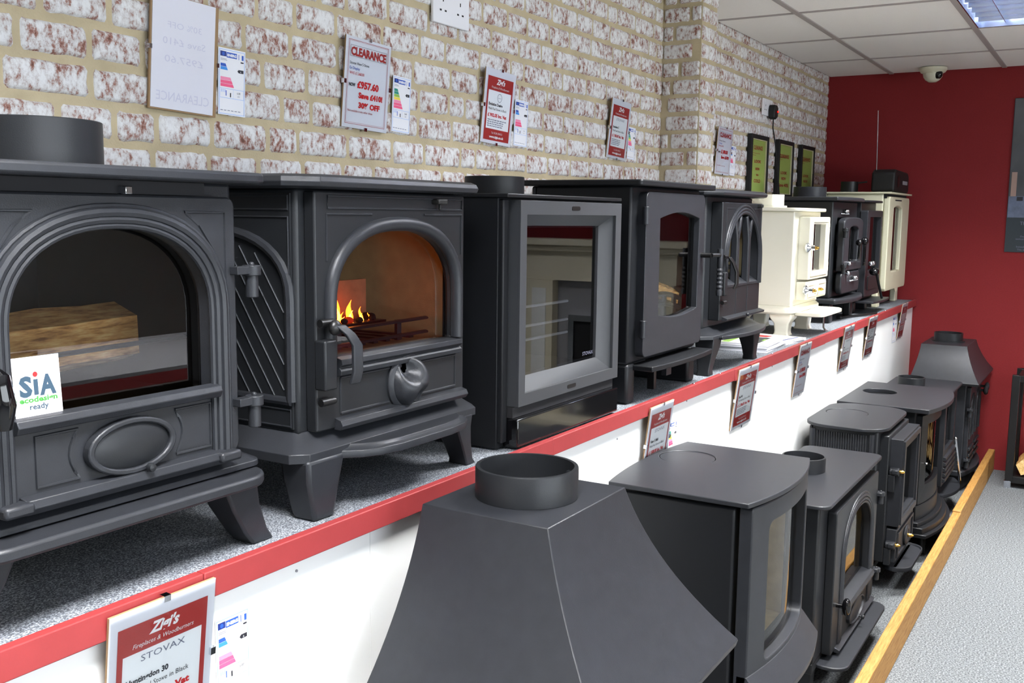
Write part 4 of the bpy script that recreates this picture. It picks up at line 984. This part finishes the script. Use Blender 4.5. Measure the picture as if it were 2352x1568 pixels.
# ---- L7 hooded stove at the red wall
s = thing('hooded_stove', 'far floor stove with flared canopy and knobs, against the red wall', 'stove', (5.78, .75, 0))
hood(s, [(5.59, .632), (5.965, .632), (5.965, .855), (5.59, .855)], [(5.46, .552), (6.125, .552), (6.125, .885), (5.46, .885)], .752, .578, 'iron')
collar(s, (5.80, .752), .072, .7525, .797, 'iron_dark', .005)
body(s, 5.52, 6.04, .615, .87, .115, .566, (5.60, 5.96, .22, .50), 'iron', .008, 'soot')
for x0, x1 in ((5.555, 5.775), (5.785, 6.01)):
    d = MB().ring(rect(x0, x1, .125, .545, .004), arch(x0+.045, x1-.045, .27, .42, .49, 14), .595, .616).build('door', 'iron', s, .003)
    pane(d, arch(x0+.04, x1-.04, .265, .42, .495, 14), .608)
    MB().tube(arch_path(x0+.035, x1-.035, .27, .42, .50, .594, 18), .006, 8).build('arch_moulding', 'iron', d)
    for k in range(3): MB().box(x0+.03, x1-.03, .586, .596, .145+.032*k, .160+.032*k).build('louvre', 'iron', d, .002)
    MB().box((x0+x1)/2-.006, (x0+x1)/2+.006, .597, .606, .27, .488).build('glazing_bar', 'iron', d)
for z in (.43, .165): hinge(s, 5.535, .592, z, 'iron', .015, .035, .02)
for x, z, y in ((5.90, .485, .60), (5.95, .50, .60)):
    k = MB().cyl((x, .60, z), .007, -.03, 'y', 10).build('knob_stem', 'iron', s); MB().lathe([(.010, -.028), (.022, -.034), (.024, -.042), (.016, -.050), (.002, -.052)], (x, .60, z), 'y', 16).build('knob', 'iron', k)
for z in (.26, .19): MB().ball((6.045, .61, z), .012).build('side_stud', 'iron', s)
MB().prism(dens(bowfront(5.50, 6.06, .605, .88, .045)), .085, .115, 'z').build('hearth_plate', 'iron', s, .006, 3)
MB().prism(dens(bowfront(5.53, 6.03, .63, .87, .035)), 0, .085, 'z').build('plinth', 'iron', s, .004)

# ------------------------------------------------------------------ signs and labels
INK = ['paper', 'ink_red', 'ink_crimson', 'ink_dark', 'ink_grey', 'paper', 'ink_blue']
def clip_frame(name, label, cat, x, y, z, w, h, tilt, roll, grp=None, back='hardboard'):
    t = thing(name, label, cat, (x, y, z), grp, local=True, rot=(tilt, roll, 0))
    MB().box(0, w, -.0035, 0, 0, h).build('backing_board', back, t)
    MB().box(0, w, -.0045, -.0036, 0, h).build('paper_sheet', 'paper_grey', t)
    MB().quad(0, w, 0, h, -.0062).build('glass', 'clear_glass', t, fix=False, smooth=0)
    for cx, cz, a, b in ((w/2, h, .005, .004), (w/2, 0, .005, .004), (0, h/2, .004, .005), (w, h/2, .004, .005)):
        MB().box(cx-a, cx+a, -.0082, .0005, cz-b, cz+b).build('clip', 'chrome', t)
    return t
def bars(mb, x0, z, rows, m, h=.0028, pitch=.0075, rs=3, y=-.0052):
    r = random.Random(rs)
    for k in range(rows):
        x = x0; end = x0+r.uniform(.06, .10)
        while x < end:
            l = r.uniform(.006, .014); mb.quad(x, min(x+l, end), z-k*pitch, z-k*pitch+h, y, m); x += l+.0025
def zigi(label, x, y, z, w, h, tilt, roll, maker, l1, l2, price, rs=1):
    t = clip_frame('price_sign', label, 'sign', x, y, z, w, h, tilt, roll, 'framed price signs')
    Y = -.0049; mb = MB()
    mb.quad(w*.075, w*.925, h*.045, h*.90, Y, 1); mb.quad(w*.125, w*.875, h*.20, h*.715, Y-.0002, 0)
    text(mb, "Zigi's", w*.5, h*.805, h*.098, 5, 'c', w*.29, Y-.0003, .35, .0008)
    text(mb, 'Fireplaces & Woodburners', w*.5, h*.745, h*.042, 5, 'c', w*.58, Y-.0003, .25)
    if maker == 'o':
        mb.ring(ellipse(w*.5, h*.63, w*.075, w*.075, 20), ellipse(w*.5, h*.63, w*.066, w*.066, 20), Y-.0004, Y-.0003, 'y', 4); text(mb, 'evo', w*.5, h*.62, h*.03, 4, 'c', w*.09, Y-.0004)
    elif maker: text(mb, maker, w*.5, h*.645, h*.062, 4, 'c', w*.42, Y-.0004)
    text(mb, l1, w*.16, h*.515, h*.052, 3, 'l', None, Y-.0004, 0, .0004); text(mb, l2, w*.16, h*.455, h*.048, 3, 'l', w*.60, Y-.0004)
    text(mb, price, w*.155, h*.365, h*.062, 2, 'l', w*.62, Y-.0004, 0, .0006)
    bars(mb, w*.16, h*.315, 4, 4, h*.012, h*.028, rs, Y-.0004)
    text(mb, 'Tel: 01296 394313', w*.5, h*.135, h*.038, 5, 'c', w*.36, Y-.0004); text(mb, 'www.zigis.co.uk', w*.5, h*.08, h*.045, 5, 'c', w*.48, Y-.0004, 0, .0004)
    mb.build('print', INK, t, fix=False, smooth=0); return t
def clearance(label, x, y, z, w, h, tilt, roll, now, save, off, l1, l2, was):
    t = clip_frame('clearance_sign', label, 'sign', x, y, z, w, h, tilt, roll, 'framed price signs')
    Y = -.0049; mb = MB()
    for a, e in ((.055, .006), (.075, .003)):
        A, B = w*a, w*(1-a); C, D = h*a*.8, h*(1-a*.6)
        for q in ((A, B, C, C+w*e), (A, B, D-w*e, D), (A, A+w*e, C, D), (B-w*e, B, C, D)): mb.quad(*q, Y, 1)
    text(mb, 'CLEARANCE', w*.5, h*.80, h*.125, 1, 'c', w*.78, Y-.0003, 0, .0012)
    for zz in (.785, .905): mb.quad(w*.10, w*.90, h*zz, h*zz+.0006, Y-.0003, 3)
    for xx in (.10, .90): mb.quad(w*xx-.0004, w*xx+.0004, h*.785, h*.905, Y-.0003, 3)
    text(mb, l1, w*.10, h*.70, h*.045, 3, 'l', w*.42, Y-.0003); text(mb, l2, w*.10, h*.645, h*.045, 6, 'l', w*.22, Y-.0003)
    text(mb, was, w*.10, h*.59, h*.045, 2, 'l', w*.32, Y-.0003)
    text(mb, 'NOW', w*.10, h*.46, h*.05, 3, 'l', w*.14, Y-.0003, 0, .0004); text(mb, now, w*.28, h*.455, h*.105, 2, 'l', w*.48, Y-.0003, 0, .001)
    text(mb, save, w*.32, h*.345, h*.085, 2, 'l', w*.54, Y-.0003, 0, .0009)
    if off: text(mb, off, w*.33, h*.235, h*.085, 2, 'l', w*.48, Y-.0003, 0, .0009)
    text(mb, 'Not available in any other shops', w*.10, h*.18, h*.036, 1, 'l', w*.55, Y-.0003)
    mb.build('print', INK, t, fix=False, smooth=0); return t
def energy(label, x, y, z, w, h, rainbow, tilt=0., roll=0., kw='6,00'):
    t = thing('energy_label', label, 'label', (x, y, z), 'energy rating labels', local=True, rot=(tilt, roll, 0))
    MB().box(0, w, -.0006, 0, 0, h).build('card', 'paper', t)
    mb = MB(); Y = -.0009
    for q in ((.03, .97, .015, .022), (.03, .97, .972, .979), (.03, .045, .015, .979), (.955, .97, .015, .979)): mb.quad(w*q[0], w*q[1], h*q[2], h*q[3], Y, 6)
    mb.quad(w*.07, w*.29, h*.875, h*.95, Y, 0); mb.quad(w*.30, w*.68, h*.865, h*.945, Y, 1); mb.quad(w*.745, w*.765, h*.86, h*.94, Y, 1); mb.quad(w*.86, w*.93, h*.86, h*.935, Y, 1)
    mb.poly([(w*(.18+.05*cos(2*pi*k/12)), Y-.0002, h*.912+w*.05*sin(2*pi*k/12)) for k in range(12)], 1)
    text(mb, 'ENERG', w*.32, h*.885, h*.052, 8, 'l', w*.34, Y-.0003, 0, .0004)
    for k in range(2): mb.quad(w*.08, w*(.30+.02*k), h*(.835-.018*k), h*(.841-.018*k), Y, 10)
    mb.quad(w*.82, w*.93, h*.815, h*.835, Y, 7)
    cols = ([4, 4, 5, 9, 3, 2, 2] if rainbow else [1, 11, None, None, 3, 2, 2])
    z0, z1 = h*.42, h*.77; n = len(cols)
    for k, c in enumerate(cols):
        if c is None: continue
        a, b = z1-(z1-z0)*k/n, z1-(z1-z0)*(k+.92)/n; xa, xb = .26+.32*k/n, .26+.32*(k+.92)/n
        mb.poly([(w*.08, Y, b), (w*xb, Y, b), (w*xa, Y, a), (w*.08, Y, a)], c)
    mb.poly([(w*.70, Y, h*.685), (w*.75, Y, h*.66), (w*.93, Y, h*.66), (w*.93, Y, h*.71), (w*.75, Y, h*.71)], 7)
    text(mb, 'A', w*.80, h*.668, h*.035, 8, 'l', None, Y-.0002)
    for q in ((.06, .94, .395, .4), (.06, .94, .255, .26), (.06, .065, .255, .4), (.55, .555, .255, .4), (.935, .94, .255, .4)): mb.quad(w*q[0], w*q[1], h*q[2], h*q[3], Y, 6)
    for k in range(3): mb.quad(w*(.11+.06*k), w*(.13+.06*k), h*.34, h*.385, Y, 6)
    mb.quad(w*.27, w*.30, h*.29, h*.37, Y, 1); mb.quad(w*.43, w*.47, h*.275, h*.34, Y, 7)
    text(mb, kw, w*.75, h*.335, h*.042, 7, 'c', None, Y-.0002); text(mb, 'kW', w*.75, h*.29, h*.03, 10, 'c', None, Y-.0002)
    bars(mb, w*.08, h*.07, 2, 10, h*.008, h*.02, 4, Y) if w > .2 else [mb.quad(w*(.08+.13*k), w*(.17+.13*k), h*.065, h*.075, Y, 10) for k in range(6)]
    mb.build('print', ['ink_navy', 'ink_blue', 'ink_pink', 'ink_rose', 'ink_teal', 'ink_green', 'ink_pale', 'ink_dark', 'paper', 'ink_yellow', 'ink_grey', 'ink_sky'], t, fix=False, smooth=0)
    return t
YB = WY-.0068
# on the brick wall
t = thing('clip_sign', 'white paper sheet clipped reversed on brown hardboard above the nearest stove', 'sign', (1.254, YB, 1.588), 'framed price signs', local=True, rot=(.05, .03, 0))
MB().box(-.003, .156, -.004, 0, 0, .208).build('backing_board', 'hardboard', t); MB().box(0, .147, -.0055, -.0042, .003, .207).build('paper_sheet', 'paper_grey', t)
for cx, cz in ((-.003, .11), (.156, .10)): MB().box(cx-.003, cx+.003, -.007, .001, cz-.004, cz+.004).build('clip', 'chrome', t)
mb = MB()
for s_, zz, sz, wd, mm in (('30% OFF', .15, .016, .08, 0), ('Save £410', .12, .018, .10, 0), ('£957.60', .088, .018, .09, 0), ('CLEARANCE', .018, .024, .125, 0)):
    x0, L_ = text(mb, s_, .074, zz, sz, mm, 'c', wd, -.0058)
mb.v = [(.148-x, y, z) for x, y, z in mb.v]; mb.build('print', 'ink_ghost', t, fix=False, smooth=0)
energy('energy label with blue and pink bars beside the reversed white sheet', 1.420, YB, 1.592, .071, .129, False, .02, .02)
clearance('red and white CLEARANCE sign priced £957.60, save £410, 30% off', 1.783, YB, 1.597, .162, .203, .06, .03, '£957.60', 'Save £410!', '30% OFF', 'Stovax View 5 Stove', 'Ex Display', 'WAS £1,368.00')
energy('energy label with rainbow bars beside the £957.60 clearance sign', 1.970, YB, 1.600, .072, .134, True, .02, .04, '5,00')
zigi("red-bordered Zigi's price sign with round logo over the square-window stove", 2.362, YB, 1.601, .158, .203, .07, .04, 'o', 'Evolution Desire', 'Multi Fuel Stove in Black', '£ 902.05 Inc. Vat', 2)
energy('energy label with blue and pink bars beside the round-logo price sign', 2.545, YB, 1.602, .076, .133, False, .02, .03, '5,0')
zigi("red-bordered Zigi's price sign nearest the brick pier", 3.158, YB, 1.602, .153, .201, .08, .05, 'STOVAX', 'Stockton 5', 'Multi Fuel Stove in Black', '£ 1100.00 Inc. Vat', 3)
energy('energy label with rainbow bars nearest the brick pier', 3.334, YB, 1.605, .062, .113, True, .02, .04)
clearance('narrow CLEARANCE sign past the brick pier priced £1,000.00', 4.236, YB, 1.588, .186, .202, .06, .02, '£1,000.00', 'Save £670!', '', 'Stovax Stove', 'Display', 'WAS £1,670.00')
energy('energy label partly behind the clearance sign past the brick pier', 4.440, YB, 1.588, .072, .133, False, .02, .02)
# green clearance notices in black picture frames
def green(label, x, z0, w, h, lines):
    t = thing('picture_frame', label, 'picture frame', (x, WY-.0075, z0), 'green notices in black frames', local=True)
    MB().ring(rect(0, w, 0, h), rect(.020, w-.020, .020, h-.020), -.022, 0).build('frame', 'rubber_black', t, .003)
    MB().ring(rect(.018, w-.018, .018, h-.018), rect(.024, w-.024, .024, h-.024), -.017, -.004).build('gilt_slip', 'frame_gilt', t)
    MB().box(.02, w-.02, -.010, -.002, .02, h-.02).build('notice', 'sign_green', t)
    MB().quad(.02, w-.02, .02, h-.02, -.014).build('glass', 'clear_glass', t, fix=False)
    mb = MB()
    for s_, fz, sz, fw_ in lines: text(mb, s_, w*.5, h*fz, sz, 0, 'c', w*fw_, -.0106, 0, .0008)
    mb.quad(w*.2, w*.62, h*.70, h*.706, -.0106, 0).quad(w*.2, w*.38, h*.665, h*.671, -.0106, 0)
    mb.build('print', ['ink_red'], t, fix=False, smooth=0)
green('leftmost green notice in black frame, reading COLD', 4.68, 1.50, .27, .292, (('CLEARANCE', .765, .026, .5), ('LOOK', .55, .020, .4), ('NOW', .43, .018, .24), ('to', .34, .015, .14), ('COLD', .23, .022, .38)))
green('middle green notice in black frame, reading Save 40%', 5.125, 1.50, .27, .295, (('CLEARANCE', .70, .026, .6), ('LOOK', .42, .020, .42), ('NOW', .32, .020, .3), ('Save 40%', .20, .024, .66)))
green('rightmost green notice in black frame, nearest the red wall', 5.55, 1.50, .27, .295, (('CLEARANCE', .72, .026, .6), ('LOOK', .42, .020, .42), ('NOW', .32, .020, .3)))
# hung on the shelf front
PYF = SHY+.0035
def fr(z, h): return PYF, .118
zigi("Zigi's price sign for Huntingdon 30 stove, lowest left of the picture", .712, PYF, .730, .160, .203, .118, 0, 'STOVAX', 'Huntingdon 30', 'Multi Fuel Stove in Black', '£ 1300 Inc. Vat', 4)
energy('energy label beside the Huntingdon 30 price sign', .893, PYF-.001, .737, .060, .122, False, 0, 0)
zigi("Zigi's price sign on shelf front above the tall curved stove", 2.288, PYF, .727, .150, .200, .118, 0, 'STOVAX', 'View 5 Midi', 'Multi Fuel Stove in Black', '£ 1500.00 Inc. Vat', 5)
energy('rainbow energy label on shelf front above the tall curved stove', 2.470, PYF-.001, .74, .060, .115, True, 0, 0)
zigi("Zigi's price sign on shelf front below the brochures' left end", 2.972, PYF, .740, .195, .195, .118, 0, 'STOVAX', 'Riva F40', 'Free Standing Stove in Black', '£ 1,138.00 Inc. Vat', 6)
clearance('CLEARANCE sign hanging on the shelf front below the cream stove', 3.66, PYF, .742, .155, .196, .118, 0, '£1,000.00', 'Save £395!', '', 'Stovax Stove', 'Display', 'WAS £1,395.00')
zigi("Zigi's price sign on shelf front below the chrome-knob stove", 4.36, PYF, .748, .177, .192, .118, 0, 'CHARNWOOD', 'Island I', 'Multi Fuel Stove', '£ 995.00 Inc. Vat', 7)
zigi("Zigi's price sign with round logo on shelf front below the iron bar", 4.85, PYF, .750, .182, .190, .118, 0, 'o', 'Desire 5', 'Multi Fuel Stove in Black', '£ 1080.00 Inc. Vat', 8)
energy('small energy label on shelf front close to the red wall', 5.56, PYF-.001, .745, .10, .140, False, 0, 0)
zigi("last Zigi's price sign at the far shelf end by the red wall", 5.68, PYF, .757, .155, .190, .118, 0, '', 'Cove 2', 'Multi Fuel Stove', '£ 1250.00 Inc. Vat', 9)

# sockets, plug and lead
def socket(label, x, z, w, h):
    t = thing('wall_socket', label, 'socket', (x, WY-.0065, z), local=True)
    MB().prism(rect(0, w, 0, h, .004), -.009, 0, 'y').build('plate', 'plastic_white', t, .002)
    for c in (.26, .74):
        m_ = MB()
        for dx, dz, a, b in ((0, .60, .002, .0045), (-.011, .34, .0040, .0022), (.011, .34, .0040, .0022)): m_.box(w*c+dx-a, w*c+dx+a, -.0094, -.0088, h*dz-b, h*dz+b)
        m_.build('pin_holes', 'rubber_black', t)
        MB().box(w*c-.006, w*c+.006, -.012, -.009, h*.76, h*.92).build('switch', 'plastic_white', t, .001)
    return t
socket('white double wall socket at the top edge, empty', 2.134, 1.885, .163, .100)
socket('white double wall socket above the green notices', 4.872, 1.895, .15, .080)
t = thing('mains_plug', 'black mains plug with lead hanging from the far wall socket', 'plug', (4.975, 1.51, 1.92))
MB().prism([(4.955, 1.885), (4.985, 1.880), (5.012, 1.893), (5.015, 1.935), (5.0, 1.95), (4.962, 1.95), (4.952, 1.92)], 1.497, 1.530, 'y').build('plug_body', 'rubber_black', t, .006)
MB().ball((5.0, 1.496, 1.918), .0045).build('indicator', 'neon_red', t)
MB().tube([(4.985, 1.512, 1.885), (4.982, 1.512, 1.84), (4.995, 1.50, 1.76), (5.03, 1.497, 1.66), (5.075, 1.497, 1.55), (5.10, 1.495, 1.44), (5.11, 1.48, 1.2), (5.11, 1.46, .945)], .0035, 8).build('lead', 'rubber_black', t)

# poster on the red wall
t = thing('wall_poster', 'dark slate poster with wintry candle picture on the red wall at right edge', 'poster', (RX-.002, .30, 1.227))
MB().box(RX-.008, RX-.001, -.06, .543, 1.227, 2.055).build('panel', 'poster_slate', t)
mb = MB(); XF = RX-.0085
mb.quad(-.055, .540, 1.415, 2.052, XF, 0, 'x').quad(-.055, .540, 1.415, 1.53, XF-.0002, 1, 'x')
mb.poly([(XF-.0004, .45, 1.50), (XF-.0004, .10, 1.50), (XF-.0004, .10, 1.70), (XF-.0004, .40, 1.55)], 2)
mb.poly([(XF-.0004, .50, 2.05), (XF-.0004, .22, 2.05), (XF-.0004, .38, 1.78), (XF-.0004, .43, 1.76)], 1)
mb.quad(.505, .532, 1.53, 1.66, XF-.0005, 3, 'x')
for a, b in ((.50, 1.505), (.46, 1.485), (.42, 1.50)): mb.quad(a-.03, a, b, b+.022, XF-.0006, 4, 'x')
for s_, y0, zz, sz in (('There', .475, 1.375, .026), ('We', .45, 1.342, .014), ('for', .44, 1.328, .014), ('Our', .47, 1.308, .014), ('intricate', .49, 1.294, .014), ('be', .445, 1.28, .014), ('But', .445, 1.263, .014), ('Instead,', .485, 1.252, .014), ('This is', .48, 1.236, .014)):
    text(mb, s_, y0, zz, sz, 5, 'l', None, XF-.0007, ax='x')
mb.build('print', ['poster_grey', 'poster_blue', 'poster_pale', 'candle', 'ink_dark', 'ink_grey'], t, fix=False, smooth=0)

# dome camera
t = thing('dome_camera', 'ivory dome security camera on the ceiling near the red wall', 'camera', (5.99, .945, CZ-.0035))
MB().lathe([(.072, 0), (.072, -.012), (.062, -.026), (.052, -.030)], (5.99, .945, CZ-.0035), 'z', 28).build('mount', 'plastic_ivory', t)
MB().ball((5.99, .945, CZ-.034), .052, 0, 1, 1, .95, 24).build('dome', 'plastic_ivory', t)
MB().ball((5.962, .912, CZ-.042), .022, 0, 1, 1, 1.2, 16).build('lens', 'black_gloss', t)

# log store at the right edge
t = thing('log_holder', 'black metal log holder with pale logs at the right edge of the floor', 'log holder', (5.85, .2, 0))
for x in (5.78, 6.06):
    for y in (.408, -.15): MB().box(x-.018, x+.018, y-.019, y+.019, .035, .60).build('post', 'black_satin', t, .002)
    for z in (.045, .582): MB().box(x-.016, x+.016, -.15, .408, z-.018, z+.018).build('rail', 'black_satin', t, .002)
    for y in (.412, -.15): MB().box(x-.020, x+.020, y-.015, y+.018, 0, .036).build('foot', 'aluminium', t)
for y in (.39, -.13):
    for z in (.045, .582): MB().box(5.79, 6.05, y-.012, y+.012, z-.014, z+.014).build('side_rail', 'black_satin', t, .002)
MB().box(5.78, 6.06, -.14, .40, .052, .062).build('tray', 'black_satin', t)
lg = random.Random(8)
for i, (y, z, r) in enumerate(((.335, .117, .052), (.23, .122, .055), (.12, .118, .05), (.01, .12, .054), (-.08, .112, .045), (.29, .205, .047), (.18, .213, .05), (.07, .208, .048), (-.03, .205, .045))):
    log((5.92, y, z+(.012 if i > 4 else 0)), .26, r*.9, (lg.uniform(0, 6), 0, 0), 'pale cut log in the log holder, '+('bottom row, next to its left post', 'bottom row, second from its left post', 'middle of the bottom row', 'bottom row, second from its right post', 'bottom row, next to its right post', 'upper row, nearest its left post', 'upper row, second from its left post', 'upper row, second from its right post', 'upper row, nearest its right post')[i], 60+i, i % 2 == 0)

# fireplace surround further along the red wall, seen mirrored in the stove windows
t = thing('fireplace_surround', 'cream fireplace surround on the red wall, seen mirrored in the stove glass', 'fireplace', (6.05, -.92, 0))
MB().box(5.93, RX, -1.56, -.28, 1.195, 1.24).build('mantel_shelf', 'mantel_cream', t, .006)
MB().box(5.97, RX, -1.52, -.32, 1.155, 1.195).build('cornice', 'mantel_cream', t, .010)
MB().box(6.02, RX, -1.46, -.38, .955, 1.155).build('frieze', 'mantel_cream', t, .003)
for y0, y1 in ((-1.45, -1.24), (-.60, -.39)):
    MB().box(6.00, RX, y0, y1, 0, .955).build('jamb', 'mantel_cream', t, .004); MB().box(5.98, RX, y0-.015, y1+.015, 0, .10).build('plinth_block', 'mantel_cream', t, .004)
    MB().box(5.992, 6.002, y0+.05, y1-.05, .16, .90).build('jamb_panel', 'panel_white', t, .003)
MB().box(6.08, RX, -1.24, -.60, 0, .955).build('back_panel', 'grey_board', t)
MB().ring(rect(-1.14, -.70, .0, .72), rect(-1.10, -.74, .02, .68), 6.05, 6.08, 'x').build('fire_frame', 'chrome', t)
MB().box(6.07, 6.082, -1.10, -.74, .02, .68).build('fire_opening', 'soot', t)
MB().box(5.75, 5.975, -1.50, -.34, 0, .045).build('hearth', 'mantel_cream', t, .004)

# free-standing sales counter in the middle of the shop, seen mirrored in the nearest stove glass
t = thing('sales_counter', 'white counter with red edge and grey top, seen mirrored in the nearest stove window', 'counter', (2.6, -1.4, 0))
MB().box(1.55, 3.7, -1.85, -1.05, 0, .74).build('carcass', 'panel_white', t, .003)
MB().box(1.53, 3.72, -1.87, -1.03, .74, .785).build('edge_band', 'trim_red', t, .002)
MB().box(1.53, 3.72, -1.87, -1.03, .785, .80).build('worktop', 'grey_board', t, .002)
for k in range(4): MB().box(1.60+.52*k, 2.08+.52*k, -1.05, -1.042, .06, .70).build('front_panel', 'mantel_cream', t, .003)
